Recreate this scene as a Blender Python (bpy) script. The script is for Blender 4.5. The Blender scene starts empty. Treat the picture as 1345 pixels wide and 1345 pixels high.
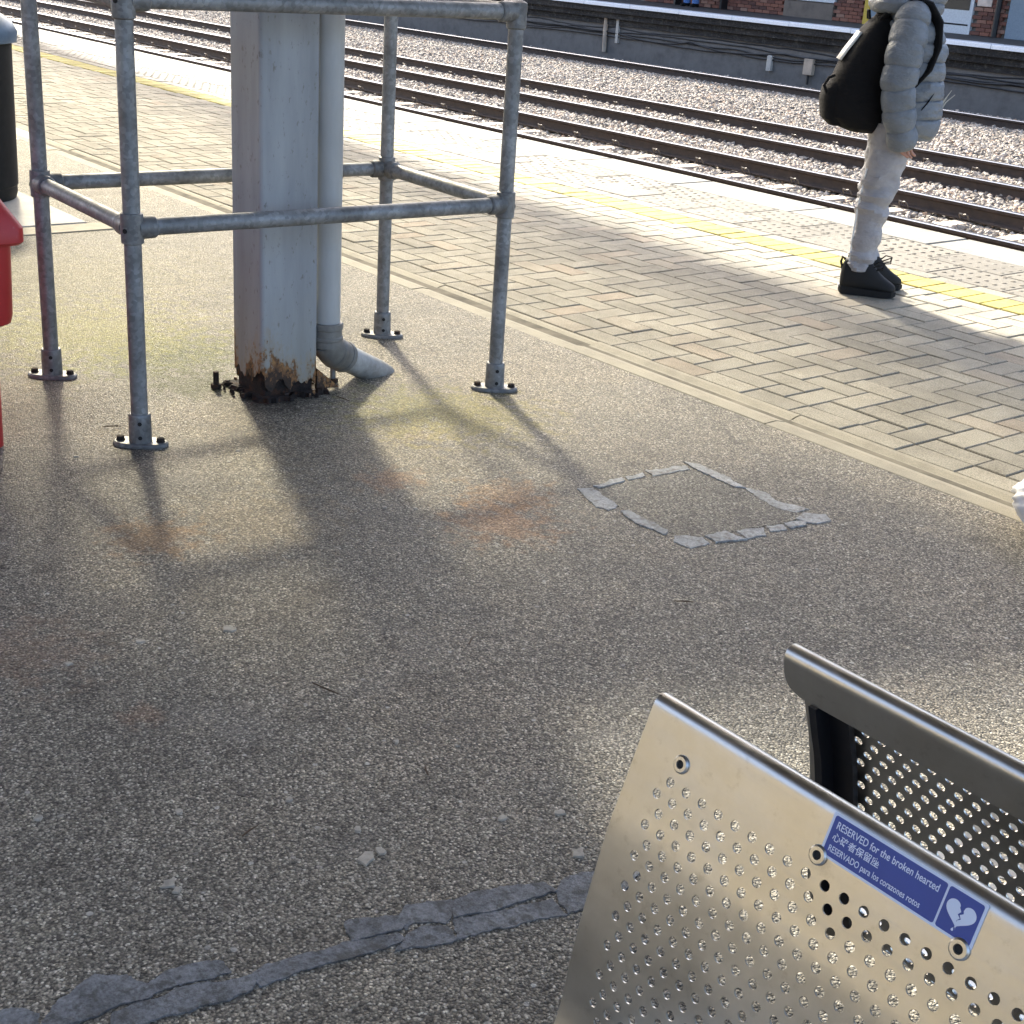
import bpy, bmesh, math, random
import numpy as np
from mathutils import Vector, Matrix, noise as mn
R = math.radians
random.seed(7); rng = np.random.default_rng(7)
scn = bpy.context.scene
COL = scn.collection

# ------------------------------------------------------------------ camera
CAM_H = 1.269
M = np.array([[0.6242222146, 0.7786600968, 0.0635222830],
              [0.3327676946, -0.1914394545, -0.9233724041],
              [-0.7068325744, 0.5975277307, -0.3786136855]])   # rows: right, down, forward
FPX = 1820.6
cam_d = bpy.data.cameras.new('Camera'); cam = bpy.data.objects.new('Camera', cam_d); COL.objects.link(cam)
cam_d.sensor_width = 36.0; cam_d.lens = FPX / 1345.0 * 36.0
cam_d.clip_start = 0.05; cam_d.clip_end = 2000.0
mw = Matrix(((M[0][0], -M[1][0], -M[2][0], 0.0), (M[0][1], -M[1][1], -M[2][1], 0.0),
             (M[0][2], -M[1][2], -M[2][2], CAM_H), (0, 0, 0, 1)))
cam.matrix_world = mw
scn.camera = cam

# ------------------------------------------------------------------ sky, sun, exposure
SUN_EL = R(35.0)
SH = Vector((-0.938, 0.347, 0)).normalized()           # horizontal direction towards the sun
world = bpy.data.worlds.new('World'); scn.world = world; world.use_nodes = True
wn = world.node_tree.nodes; wl = world.node_tree.links
sky = wn.new('ShaderNodeTexSky'); sky.sky_type = 'NISHITA'; sky.sun_disc = False
sky.air_density = .7; sky.dust_density = 2.6; sky.ozone_density = .4; sky.sun_elevation = SUN_EL; sky.sun_rotation = math.atan2(SH.x, SH.y)
wn['Background'].inputs['Strength'].default_value = 0.15
wl.new(sky.outputs[0], wn['Background'].inputs['Color'])
sl = bpy.data.lights.new('Sun', 'SUN'); sl.energy = 4.0; sl.angle = R(4.3); sl.color = (1.0, 0.95, 0.82)
sun = bpy.data.objects.new('Sun', sl); COL.objects.link(sun)
sdir = Vector((SH.x * math.cos(SUN_EL), SH.y * math.cos(SUN_EL), math.sin(SUN_EL)))
sun.rotation_euler = sdir.to_track_quat('Z', 'Y').to_euler(); sun.location = (-8, 4, 9)
vs = scn.view_settings; vs.view_transform = 'Standard'; vs.look = 'None'; vs.exposure = 2.0; vs.gamma = 1.0
vs.use_curve_mapping = False


# ------------------------------------------------------------------ pixel helpers (photo pixels, 1345 wide)
def ray(px, py):
    v = M.T @ np.array([(px - 672.5) / FPX, (py - 672.5) / FPX, 1.0]); return v
def at_z(px, py, z=0.0):
    d = ray(px, py); t = (z - CAM_H) / d[2]; return Vector((d[0] * t, d[1] * t, z))
def at_y(px, py, Y):
    d = ray(px, py); t = Y / d[1]; return Vector((d[0] * t, Y, CAM_H + d[2] * t))

# ------------------------------------------------------------------ object helpers
def tag(o, label=None, cat=None, group=None, kind=None):
    if label: o['label'] = label
    if cat: o['category'] = cat
    if group: o['group'] = group
    if kind: o['kind'] = kind
    return o
def thing(name, loc, label, cat, group=None, rz=0.0):
    o = bpy.data.objects.new(name, None); COL.objects.link(o)
    o.location = loc; o.rotation_euler = (0, 0, rz); o.empty_display_size = 0.1
    return tag(o, label, cat, group)

class MB:
    """collects faces; build() makes ONE mesh object. Coordinates are the parent's local ones."""
    def __init__(s): s.v = []; s.f = []; s.m = []; s.sm = []
    def add(s, vs_, fs, mi=0, smooth=False):
        o = len(s.v); s.v.extend([tuple(p) for p in vs_])
        for q in fs: s.f.append([i + o for i in q]); s.m.append(mi); s.sm.append(smooth)
    def box(s, x0, x1, y0, y1, z0, z1, mi=0):
        s.add([(x0,y0,z0),(x1,y0,z0),(x1,y1,z0),(x0,y1,z0),(x0,y0,z1),(x1,y0,z1),(x1,y1,z1),(x0,y1,z1)],
              [(0,3,2,1),(4,5,6,7),(0,1,5,4),(1,2,6,5),(2,3,7,6),(3,0,4,7)], mi)
    def cbox(s, x0, x1, y0, y1, z0, z1, c, mi=0):     # top edges chamfered by c
        s.add([(x0,y0,z0),(x1,y0,z0),(x1,y1,z0),(x0,y1,z0),(x0,y0,z1-c),(x1,y0,z1-c),(x1,y1,z1-c),(x0,y1,z1-c),
               (x0+c,y0+c,z1),(x1-c,y0+c,z1),(x1-c,y1-c,z1),(x0+c,y1-c,z1)],
              [(0,1,5,4),(1,2,6,5),(2,3,7,6),(3,0,4,7),(4,5,9,8),(5,6,10,9),(6,7,11,10),(7,4,8,11),(8,9,10,11)], mi)
    def loft(s, rings, mi=0, cap0=True, cap1=True, smooth=True, closed=True):
        n = len(rings[0]); vs_ = [p for r in rings for p in r]; fs = []
        for i in range(len(rings) - 1):
            for j in range(n if closed else n - 1):
                k = (j + 1) % n; fs.append((i*n+j, i*n+k, (i+1)*n+k, (i+1)*n+j))
        if cap0: fs.append(tuple(range(n - 1, -1, -1)))
        if cap1: fs.append(tuple((len(rings)-1)*n + j for j in range(n)))
        s.add(vs_, fs, mi, smooth)
    def tube(s, path, rad, seg=14, mi=0, cap=True, flat=1.0, smooth=True):
        path = [Vector(p) for p in path]; n = len(path)
        if not hasattr(rad, '__len__'): rad = [rad] * n
        rings = []; up = None
        for i, p in enumerate(path):
            t = (path[min(i+1, n-1)] - path[max(i-1, 0)]).normalized()
            if up is None:
                up = Vector((0, 0, 1)) if abs(t.z) < 0.9 else Vector((1, 0, 0))
            a = t.cross(up).normalized(); b = a.cross(t).normalized(); up = b
            rings.append([tuple(p + a * (rad[i] * math.cos(w)) + b * (rad[i] * flat * math.sin(w)))
                          for w in [2 * math.pi * j / seg for j in range(seg)]])
        s.loft(rings, mi, cap, cap, smooth)
    def lathe(s, prof, c=(0, 0, 0), seg=24, mi=0, smooth=True, axis='z'):
        rings = []
        for r, z in prof:
            ring = []
            for j in range(seg):
                w = 2 * math.pi * j / seg; a, b = r * math.cos(w), r * math.sin(w)
                ring.append((c[0]+a, c[1]+b, c[2]+z) if axis == 'z' else
                            ((c[0]+z, c[1]+a, c[2]+b) if axis == 'x' else (c[0]+a, c[1]+z, c[2]+b)))
            rings.append(ring)
        s.loft(rings, mi, True, True, smooth)
    def prism(s, poly, z0, z1, mi=0, top_inset=0.0):
        n = len(poly); cx = sum(p[0] for p in poly)/n; cy = sum(p[1] for p in poly)/n
        top = []
        for p in poly:
            d = math.hypot(p[0]-cx, p[1]-cy) or 1; k = max(0.0, 1 - top_inset / d)
            top.append((cx + (p[0]-cx)*k, cy + (p[1]-cy)*k, z1))
        s.add([(p[0], p[1], z0) for p in poly] + top,
              [tuple(range(n-1, -1, -1)), tuple(range(n, 2*n))] + [(j, (j+1) % n, n+(j+1) % n, n+j) for j in range(n)], mi)
    def mesh(s, name, mats, sharp=35):
        me = bpy.data.meshes.new(name); me.from_pydata(s.v, [], s.f)
        for m in (mats if isinstance(mats, (list, tuple)) else [mats]): me.materials.append(m)
        me.polygons.foreach_set('material_index', s.m); me.polygons.foreach_set('use_smooth', s.sm)
        bm = bmesh.new(); bm.from_mesh(me); bmesh.ops.recalc_face_normals(bm, faces=bm.faces); bm.to_mesh(me); bm.free()
        if any(s.sm) and sharp: me.set_sharp_from_angle(angle=R(sharp))
        me.update(); return me
    def build(s, name, mats, parent=None, loc=(0, 0, 0), bevel=0, subd=0, sharp=35):
        me = s.mesh(name, mats, sharp); o = bpy.data.objects.new(name, me); COL.objects.link(o)
        o.parent = parent; o.location = loc
        if bevel:
            b = o.modifiers.new('Bevel', 'BEVEL'); b.width = bevel; b.segments = 2; b.limit_method = 'ANGLE'; b.angle_limit = R(40)
        if subd:
            sd = o.modifiers.new('Subdivision', 'SUBSURF'); sd.levels = subd; sd.render_levels = subd
        return o
def link(name, me, parent, loc=(0, 0, 0), rot=(0, 0, 0), scale=(1, 1, 1)):
    o = bpy.data.objects.new(name, me); COL.objects.link(o); o.parent = parent
    o.location = loc; o.rotation_euler = rot; o.scale = scale; return o

# ------------------------------------------------------------------ materials
class Mat:
    def __init__(s, name):
        s.m = bpy.data.materials.new(name); s.m.use_nodes = True
        s.n = s.m.node_tree.nodes; s.l = s.m.node_tree.links; s.b = s.n['Principled BSDF']
        s.tc = s.n.new('ShaderNodeTexCoord')
    def new(s, t, **k):
        o = s.n.new(t)
        for a, b in k.items(): setattr(o, a, b)
        return o
    def put(s, a, b): 
        if isinstance(a, bpy.types.NodeSocket): s.l.new(a, b)
        else: b.default_value = a
    def noise(s, scale, detail=4, rough=.6, vec=None, out='Fac', stretch=None):
        o = s.new('ShaderNodeTexNoise'); o.inputs['Scale'].default_value = scale
        o.inputs['Detail'].default_value = detail; o.inputs['Roughness'].default_value = rough
        v = vec if vec is not None else s.tc.outputs['Object']
        if stretch:
            mp = s.new('ShaderNodeMapping'); mp.inputs['Scale'].default_value = stretch; s.l.new(v, mp.inputs[0]); v = mp.outputs[0]
        s.l.new(v, o.inputs['Vector']); return o.outputs[out]
    def voro(s, scale, out='Color', feature='F1', vec=None, rnd=1.0):
        o = s.new('ShaderNodeTexVoronoi'); o.feature = feature; o.inputs['Scale'].default_value = scale
        o.inputs['Randomness'].default_value = rnd
        s.l.new(vec if vec is not None else s.tc.outputs['Object'], o.inputs['Vector']); return o.outputs[out]
    def ramp(s, fac, stops, interp='LINEAR'):
        o = s.new('ShaderNodeValToRGB'); o.color_ramp.interpolation = interp
        e = o.color_ramp.elements
        while len(e) < len(stops): e.new(0.5)
        for q, (p, c) in zip(e, stops):
            q.position = p; q.color = (*c, 1) if hasattr(c, '__len__') else (c, c, c, 1)
        s.l.new(fac, o.inputs[0]); return o.outputs[0]
    def math(s, op, a, b=0.0, clamp=False):
        o = s.new('ShaderNodeMath', operation=op, use_clamp=clamp); s.put(a, o.inputs[0]); s.put(b, o.inputs[1]); return o.outputs[0]
    def mix(s, fac, a, b, mode='MIX'):
        o = s.new('ShaderNodeMix', data_type='RGBA', blend_type=mode)
        for x, i in ((fac, 0), (a, 6), (b, 7)):
            if isinstance(x, bpy.types.NodeSocket): s.l.new(x, o.inputs[i])
            elif i == 0: o.inputs[0].default_value = x
            else: o.inputs[i].default_value = (*x, 1) if hasattr(x, '__len__') else (x, x, x, 1)
        return o.outputs[2]
    def col(s, c):
        if isinstance(c, bpy.types.NodeSocket): s.l.new(c, s.b.inputs['Base Color'])
        else: s.b.inputs['Base Color'].default_value = (*c, 1)
    def rough(s, r): s.put(r, s.b.inputs['Roughness'])
    def metal(s, r): s.put(r, s.b.inputs['Metallic'])
    def bump(s, hgt, strength=.5, dist=.01):
        o = s.new('ShaderNodeBump'); o.inputs['Strength'].default_value = strength; o.inputs['Distance'].default_value = dist
        s.l.new(hgt, o.inputs['Height'])
        prev = s.b.inputs['Normal']
        if prev.is_linked: s.l.new(prev.links[0].from_socket, o.inputs['Normal'])
        s.l.new(o.outputs[0], prev); return o
    def spot(s, p, r, soft=1.0, wob=.35, nscale=9.0):
        """0..1 mask: 1 inside a ragged blot of radius r round p (world metres, object at origin)"""
        d = s.new('ShaderNodeVectorMath', operation='DISTANCE'); d.inputs[1].default_value = (p[0], p[1], 0)
        s.l.new(s.tc.outputs['Object'], d.inputs[0])
        n = s.noise(nscale, 5, .65)
        v = s.math('DIVIDE', d.outputs['Value'], r)
        v = s.math('ADD', v, s.math('MULTIPLY', s.math('SUBTRACT', n, .5), wob * 4))
        mr = s.new('ShaderNodeMapRange'); mr.interpolation_type = 'SMOOTHSTEP'
        s.l.new(v, mr.inputs[0]); mr.inputs[1].default_value = 1.0; mr.inputs[2].default_value = 1.0 - soft
        mr.inputs[3].default_value = 0; mr.inputs[4].default_value = 1
        return mr.outputs[0]

def plain(name, c, rough=.6, metal=0.0, var=.12, scale=30, bump=0.0, bscale=120):
    m = Mat(name); n = m.noise(scale, 5)
    lo = tuple(x * (1 - var) for x in c); hi = tuple(min(1, x * (1 + var)) for x in c)
    m.col(m.ramp(n, [(.3, lo), (.7, hi)])); m.rough(rough); m.metal(metal)
    if bump: m.bump(m.noise(bscale, 4), bump, .004)
    return m.m

def mk_asphalt():
    m = Mat('asphalt_chippings')
    mp = m.new('ShaderNodeMapping'); mp.inputs['Scale'].default_value = (1, 1, .001); m.l.new(m.tc.outputs['Object'], mp.inputs[0])
    warp = m.noise(60, 3, .6, mp.outputs[0], 'Color')
    va = m.new('ShaderNodeVectorMath', operation='MULTIPLY_ADD'); va.inputs[1].default_value = (.006, .006, 0)
    m.l.new(warp, va.inputs[0]); m.l.new(mp.outputs[0], va.inputs[2]); v = va.outputs[0]
    c1 = m.voro(250, 'Color', vec=v); d1 = m.voro(250, 'Distance', vec=v)
    c2 = m.voro(330, 'Color', vec=v)
    sep = m.new('ShaderNodeSeparateColor'); m.l.new(c1, sep.inputs[0])
    sep2 = m.new('ShaderNodeSeparateColor'); m.l.new(c2, sep2.inputs[0])
    chip = m.ramp(sep.outputs[0], [(0, (.062, .056, .043)), (.28, (.170, .153, .118)), (.65, (.305, .276, .215)), (.9, (.45, .412, .33)), (1, (.68, .64, .54))])
    fine = m.ramp(sep2.outputs[1], [(0, .55), (1, 1.35)])
    c = m.mix(1.0, chip, fine, 'MULTIPLY')
    gap = m.ramp(d1, [(.35, 1.0), (.75, .42)])
    c = m.mix(1.0, c, gap, 'MULTIPLY')
    big = m.ramp(m.noise(1.3, 7, .68), [(.3, (.62, .63, .64)), (.5, (1.0, .98, .95)), (.7, (1.34, 1.24, 1.12))])
    c = m.mix(.9, c, big, 'MULTIPLY')
    pt = m.ramp(m.noise(7, 6, .7), [(.30, (.5, .49, .48)), (.45, (1, 1, 1)), (.58, (1, 1, 1)), (.70, (1.45, 1.42, 1.34))])
    c = m.mix(.9, c, pt, 'MULTIPLY')
    oil = m.ramp(m.noise(2.6, 5, .6), [(.60, 0), (.72, .5)])
    c = m.mix(oil, c, (.05, .047, .042))
    big_chip = m.voro(46, 'Distance', vec=v); bc = m.voro(46, 'Color', vec=v); bs_ = m.new('ShaderNodeSeparateColor'); m.l.new(bc, bs_.inputs[0])
    c = m.mix(m.math('MULTIPLY', m.ramp(big_chip, [(.16, 1), (.24, 0)]), m.ramp(bs_.outputs[0], [(.86, 0), (.9, .8)])), c, m.ramp(bs_.outputs[1], [(0, (.16, .14, .11)), (1, (.6, .57, .5))]))
    wv = m.noise(3.0, 5, .6, mp.outputs[0], 'Color'); vb = m.new('ShaderNodeVectorMath', operation='MULTIPLY_ADD'); vb.inputs[1].default_value = (.5, .5, 0); m.l.new(wv, vb.inputs[0]); m.l.new(mp.outputs[0], vb.inputs[2])
    ck = m.voro(.55, 'Distance', 'DISTANCE_TO_EDGE', vec=vb.outputs[0])
    c = m.mix(m.math('MULTIPLY', m.ramp(ck, [(.0016, 1), (.0036, 0)]), m.ramp(m.noise(1.7, 3), [(.46, 0), (.56, .75)])), c, (.03, .027, .022))
    wear = m.ramp(m.noise(4.5, 4, .6), [(.58, 0), (.8, 1)])
    c = m.mix(m.math('MULTIPLY', wear, .28), c, (.27, .255, .23))
    # rust run-off, moss and dark blots round the column, with their own shapes
    for p, r, colr, k in (((-2.66, 1.21), .15, (.17, .09, .035), .6), ((-2.69, 1.87), .11, (.23, .10, .035), .45), ((-2.33, 1.94), .18, (.25, .125, .05), .5),
                          ((-2.95, 2.12), .13, (.30, .21, .08), .3), ((-2.45, 2.06), .16, (.24, .13, .05), .5), ((-2.62, 1.45), .25, (.24, .17, .08), .2),
                          ((-3.95, 1.88), .42, (.045, .058, .010), 1.0), ((-4.3, 1.75), .6, (.20, .195, .06), .65), ((-3.62, 1.80), .2, (.045, .052, .014), .9), ((-3.1, 2.25), .34, (.11, .115, .03), .75), ((-3.0, 2.36), .33, (.17, .15, .05), .55),
                          ((-2.9, 1.95), .45, (.22, .18, .10), .18), ((-5.0, 2.0), .8, (.2, .19, .1), .35), ((-3.38, 1.92), .14, (.03, .026, .02), .8), ((-2.3, .76), .2, (.18, .11, .07), .4), ((-1.97, .86), .05, (.2, .09, .04), .25),
                          ((-3.6, 1.35), .25, (.05, .04, .03), .5), ((-2.1, 2.3), .5, (.085, .085, .08), .0)):
        if k: c = m.mix(m.math('MULTIPLY', m.spot(p, r, .85, .75, 22.0), k), c, m.mix(.5, colr, m.mix(1.0, chip, (colr[0]*6, colr[1]*6, colr[2]*6), 'MULTIPLY')))
    m.col(c); m.rough(m.ramp(sep.outputs[1], [(0, .55), (1, .85)]))
    hgt = m.math('SUBTRACT', m.math('MULTIPLY', sep.outputs[2], .6), d1)
    m.bump(hgt, .75, .004)
    m.bump(m.noise(14, 3), .15, .01)
    return m.m

def mk_block(name, tint, dirt=.35, sp=(.68, .9, .3)):
    m = Mat(name)
    oi = m.new('ShaderNodeObjectInfo'); ge = m.new('ShaderNodeNewGeometry')
    r = m.math('FRACT', m.math('ADD', m.math('MULTIPLY', oi.outputs['Random'], 7.31), m.math('MULTIPLY', ge.outputs['Random Per Island'], 3.7)))
    wp = ge.outputs['Position']
    lo = tuple(x * .84 for x in tint); hi = (min(1, tint[0] * 1.12), min(1, tint[1] * 1.11), min(1, tint[2] * 1.1))
    c = m.ramp(r, [(0, lo), (.5, tint), (.85, hi), (1, (tint[0] * 1.05, tint[1] * .95, tint[2] * .9))])
    n = m.noise(270, 3, .75, wp); c = m.mix(1.0, c, m.ramp(n, [(.32, .5), (.5, 1.0), (.68, 1.55)]), 'MULTIPLY')
    g = m.noise(3.0, 5, .65, wp); c = m.mix(dirt, c, m.ramp(g, [(.35, (.6, .58, .55)), (.6, (1.12, 1.1, 1.06))]), 'MULTIPLY')
    m.col(c); m.rough(m.ramp(m.noise(25, 3, .6, wp), [(.35, sp[0]), (.7, sp[1])])); m.b.inputs['Specular IOR Level'].default_value = sp[2]
    m.bump(n, .35, .002); return m.m

def mk_galv(name='galvanised_tube', c=(.27, .28, .285)):
    m = Mat(name)
    v = m.voro(95, 'Color'); s = m.new('ShaderNodeSeparateColor'); m.l.new(v, s.inputs[0])
    a = m.ramp(s.outputs[0], [(0, tuple(x * .78 for x in c)), (1, tuple(x * 1.2 for x in c))])
    d = m.ramp(m.noise(9, 5, .65), [(.35, (.45, .43, .41)), (.62, (1.05, 1.05, 1.05))])
    m.col(m.mix(.75, a, d, 'MULTIPLY'))
    m.metal(.3); m.rough(m.ramp(m.noise(20, 4), [(.3, .42), (.7, .66)])); m.bump(m.noise(160, 3), .12, .002); return m.m

def mk_rusty(name, a=(.045, .028, .02), b=(.17, .075, .03)):
    m = Mat(name); n = m.noise(38, 6, .7)
    m.col(m.ramp(n, [(.3, (a[0]*.4, a[1]*.4, a[2]*.4)), (.5, a), (.66, b), (.8, (b[0]*1.5, b[1]*1.4, b[2]*1.2))])); m.rough(.9); m.bump(m.noise(90, 6, .7), .9, .006); return m.m

def mk_paint_col():
    m = Mat('weathered_grey_paint')
    st = m.noise(6, 5, .6, None, 'Fac', (1.6, 1.6, .22)); c = m.ramp(st, [(.3, (.23, .243, .255)), (.55, (.33, .343, .353)), (.75, (.40, .41, .415))])
    sp = m.noise(70, 4, .65, None, 'Fac', (1, 1, .5)); c = m.mix(m.ramp(sp, [(.60, 0), (.70, .7)]), c, (.14, .12, .09))
    geo = m.new('ShaderNodeSeparateXYZ'); m.l.new(m.tc.outputs['Object'], geo.inputs[0])
    up = m.math('MULTIPLY', geo.outputs['Z'], 1.6)
    grime = m.ramp(m.math('ADD', up, m.math('MULTIPLY', m.noise(7, 5, .6, None, 'Fac', (1, 1, .35)), .8)), [(.42, 1), (.95, 0)])
    c = m.mix(m.math('MULTIPLY', grime, .45), c, (.33, .30, .22))
    # rust bleeding up from the flaked base, ragged streaks
    rs = m.noise(26, 4, .6, None, 'Fac', (1, 1, .22))
    rm = m.ramp(m.math('ADD', m.math('MULTIPLY', geo.outputs['Z'], 3.6), m.math('MULTIPLY', rs, -1.5)), [(0.0, 0), (.001, 0)])
    rs2 = m.noise(9, 7, .74, None, 'Fac', (1, 1, .30)); pk_ = m.noise(34, 5, .7)
    thr = m.math('SUBTRACT', m.math('ADD', rs2, m.math('MULTIPLY', m.math('SUBTRACT', pk_, .5), .28)), m.math('MULTIPLY', geo.outputs['Z'], 1.45))
    c = m.mix(m.ramp(thr, [(.27, 0), (.40, .55)]), c, (.36, .26, .13))
    c = m.mix(m.ramp(thr, [(.375, 0), (.405, .95)]), c, m.ramp(m.noise(60, 5), [(.35, (.09, .042, .018)), (.5, (.24, .10, .028)), (.65, (.38, .19, .06))]))
    c = m.mix(m.ramp(thr, [(.455, 0), (.475, 1)]), c, m.ramp(m.noise(45, 5, .7), [(.35, (.012, .009, .007)), (.65, (.07, .034, .018))]))
    m.bump(m.ramp(thr, [(.36, 1), (.42, 0)]), .6, .004)
    m.col(c); m.rough(m.ramp(st, [(.3, .45), (.7, .6)])); m.bump(sp, .08, .003); return m.m

def mk_steel():
    m = Mat('brushed_stainless_steel')
    br = m.noise(9, 5, .7, None, 'Fac', (1.5, 60, 60))
    fg = m.noise(11, 6, .7); fs = m.noise(55, 5, .7)
    m.col(m.mix(m.ramp(fs, [(.58, 0), (.72, .5)]), m.ramp(fg, [(.3, (.54, .525, .48)), (.7, (.66, .645, .60))]), (.40, .38, .33))); m.metal(1.0)
    rr = m.math('ADD', m.ramp(br, [(.3, .27), (.7, .36)]), m.ramp(fg, [(.4, 0), (.75, .09)]))
    sc_ = m.noise(5, 3, .5, None, 'Fac', (3, 240, 240)); rr = m.math('ADD', rr, m.ramp(sc_, [(.64, 0), (.70, .14)])); m.rough(rr); m.bump(br, .05, .001); m.bump(m.noise(6, 3), .06, .01); return m.m

def mk_concrete(name, c, bscale=90):
    m = Mat(name); g = m.noise(5, 6, .65); n = m.noise(300, 3, .7)
    a = m.ramp(g, [(.3, tuple(x * .7 for x in c)), (.5, c), (.7, tuple(min(1, x * 1.15) for x in c))])
    m.col(m.mix(1.0, a, m.ramp(n, [(.3, .7), (.55, 1.0), (.75, 1.25)]), 'MULTIPLY')); m.rough(.75); m.bump(n, .4, .003); m.bump(m.noise(bscale, 3), .2, .004); return m.m

def mk_coping():
    m = Mat('worn_white_coping'); ge = m.new('ShaderNodeNewGeometry'); wp = ge.outputs['Position']
    n = m.noise(5, 6, .7, wp); n2 = m.noise(60, 4, .7, wp)
    f = m.ramp(m.math('ADD', n, m.math('MULTIPLY', n2, .35)), [(.55, 0), (.72, 1)])
    m.col(m.mix(f, m.ramp(m.noise(300, 3, .7, wp), [(.3, (.15, .138, .115)), (.7, (.16, .149, .125))]), (.215, .208, .188)))
    m.b.inputs['Specular IOR Level'].default_value = .3; m.rough(.8); m.bump(n2, .25, .003); return m.m

def mk_stone():
    m = Mat('ballast_stone'); oi = m.new('ShaderNodeObjectInfo')
    c = m.ramp(oi.outputs['Random'], [(0, (.12, .10, .080)), (.3, (.24, .203, .163)), (.6, (.37, .315, .255)), (.85, (.50, .435, .36)), (1, (.38, .24, .145))])
    m.col(m.mix(.5, c, m.ramp(m.noise(40, 4), [(.3, .6), (.7, 1.3)]), 'MULTIPLY')); m.rough(.8); return m.m

def mk_soot_wall():
    m = Mat('soot_stained_platform_wall')
    n = m.noise(2.2, 6, .68, None, 'Fac', (.5, 1, 1.6)); n2 = m.noise(14, 5, .7)
    c = m.ramp(n, [(.3, (.007, .007, .0075)), (.5, (.018, .017, .017)), (.7, (.05, .047, .044))])
    c = m.mix(m.ramp(n2, [(.52, 0), (.66, .7)]), c, (.085, .082, .077)); m.col(c); m.rough(.85); m.bump(n2, .9, .05); return m.m

def mk_brick():
    m = Mat('old_red_brick'); oi = m.new('ShaderNodeObjectInfo'); ge = m.new('ShaderNodeNewGeometry')
    r = m.math('FRACT', m.math('ADD', m.math('MULTIPLY', oi.outputs['Random'], 5.3), ge.outputs['Random Per Island']))
    m.col(m.mix(.5, m.ramp(r, [(0, (.10, .05, .042)), (.4, (.21, .085, .06)), (.75, (.28, .115, .075)), (1, (.33, .19, .14))]), m.ramp(m.noise(60, 4), [(.3, .6), (.7, 1.35)]), 'MULTIPLY'))
    m.rough(.85); return m.m

def mk_puffer():
    m = Mat('grey_puffer_nylon'); n = m.noise(16, 4, .6)
    m.col(m.ramp(n, [(.3, (.125, .145, .170)), (.7, (.175, .198, .228))])); m.rough(.42)
    
    m.bump(m.noise(22, 5, .62, None, 'Fac', (1, 1, 2.0)), .6, .02); m.bump(m.noise(70, 4), .2, .008); return m.m

def mk_cloth(name, c, wr=.5, sc=22):
    m = Mat(name); n = m.noise(sc, 4, .6)
    m.col(m.ramp(n, [(.3, tuple(x * .85 for x in c)), (.7, tuple(x * 1.12 for x in c))])); m.rough(.85)
    m.bump(m.noise(sc * .7, 4, .6, None, 'Fac', (1, 1, 2.4)), min(1, wr * .8), .025); m.bump(m.noise(600, 2), .2, .001); return m.m

def mk_rail():
    m = Mat('rusty_rail_steel'); n = m.noise(12, 5, .7)
    m.col(m.ramp(n, [(.3, (.024, .017, .014)), (.7, (.06, .040, .030))])); m.rough(.75); m.bump(n, .2, .004); return m.m

ASPHALT = mk_asphalt()
BLOCK = mk_block('beige_paving_block', (.285, .265, .215), .6, (.7, .92, .22))
CREAM = mk_block('pale_paving_block', (.21, .196, .16))
YELLOW = mk_block('yellow_painted_block', (.33, .285, .07), .6)
TACT = mk_block('tactile_slab', (.15, .137, .113))
SAND = plain('joint_sand', (.13, .115, .085), .95, var=.55, scale=9)
EDGE = mk_concrete('edging_concrete', (.30, .27, .20))
SLAB = mk_concrete('pale_concrete', (.46, .44, .40))
COPING = mk_coping()
def mk_seal(name, c, grit):
    m = Mat(name); g = m.noise(11, 7, .72); n = m.noise(170, 4, .75); k = m.noise(42, 6, .75)
    a = m.ramp(g, [(.3, tuple(x * .62 for x in c)), (.5, c), (.68, tuple(x * 1.3 for x in c))])
    a = m.mix(1.0, a, m.ramp(n, [(.3, .6), (.5, 1.0), (.7, 1.4)]), 'MULTIPLY')
    a = m.mix(m.ramp(k, [(.49, 0), (.60, .85)]), a, grit)
    m.col(a); m.rough(.85); m.bump(k, 1.0, .010); m.bump(n, .8, .004); return m.m
SEAL = mk_seal('grey_mortar_seal', (.44, .445, .43), (.24, .225, .195))
SEAL2 = mk_seal('blue_grey_bitumen_seal', (.23, .235, .235), (.105, .10, .09))
PATCH = None
GUM = plain('flattened_gum', (.40, .36, .29), .8, var=.25, scale=90)
GALV = mk_galv(); GALV2 = mk_galv('galvanised_fitting', (.23, .235, .235))
BOLT = mk_rusty('rusty_bolt', (.03, .022, .018), (.09, .045, .02))
RUST = mk_rusty('flaking_rust', (.022, .015, .012), (.085, .036, .016))
COLP = mk_paint_col()
PIPEG = plain('grey_plastic_pipe', (.17, .165, .15), .5, var=.45, scale=14); 
STEEL = mk_steel()
STEEL_D = plain('black_powder_coat', (.012, .012, .014), .42, var=.2)
DARK = plain('dark_void', (.01, .01, .01), .8)
SOOT = mk_soot_wall()
RAILM = mk_rail(); HEADM = plain('polished_rail_head', (.55, .54, .52), .22, 1.0)
CLIPM = plain('rail_clip_steel', (.14, .12, .10), .6, .3)
SLEEP = mk_concrete('sleeper_concrete', (.44, .36, .28), 40)
STONE = mk_stone()
GRAVEL = plain('ballast_bed', (.12, .10, .085), .95, var=.5, scale=60)
BRICK = mk_brick(); MORT = mk_concrete('lime_mortar', (.20, .175, .15))
PUFF = mk_puffer(); TROU = mk_cloth('grey_jersey', (.345, .335, .345), .7); BLACKC = mk_cloth('black_canvas', (.0055, .0055, .0065), .35); BLACKC.node_tree.nodes['Principled BSDF'].inputs['Specular IOR Level'].default_value = .25
WHITEC = plain('white_print', (.78, .78, .76), .6); SHOE = plain('black_trainer', (.0032, .0032, .0035), .75, var=.3); SOLE = plain('black_rubber', (.005, .005, .005), .8)
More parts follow.
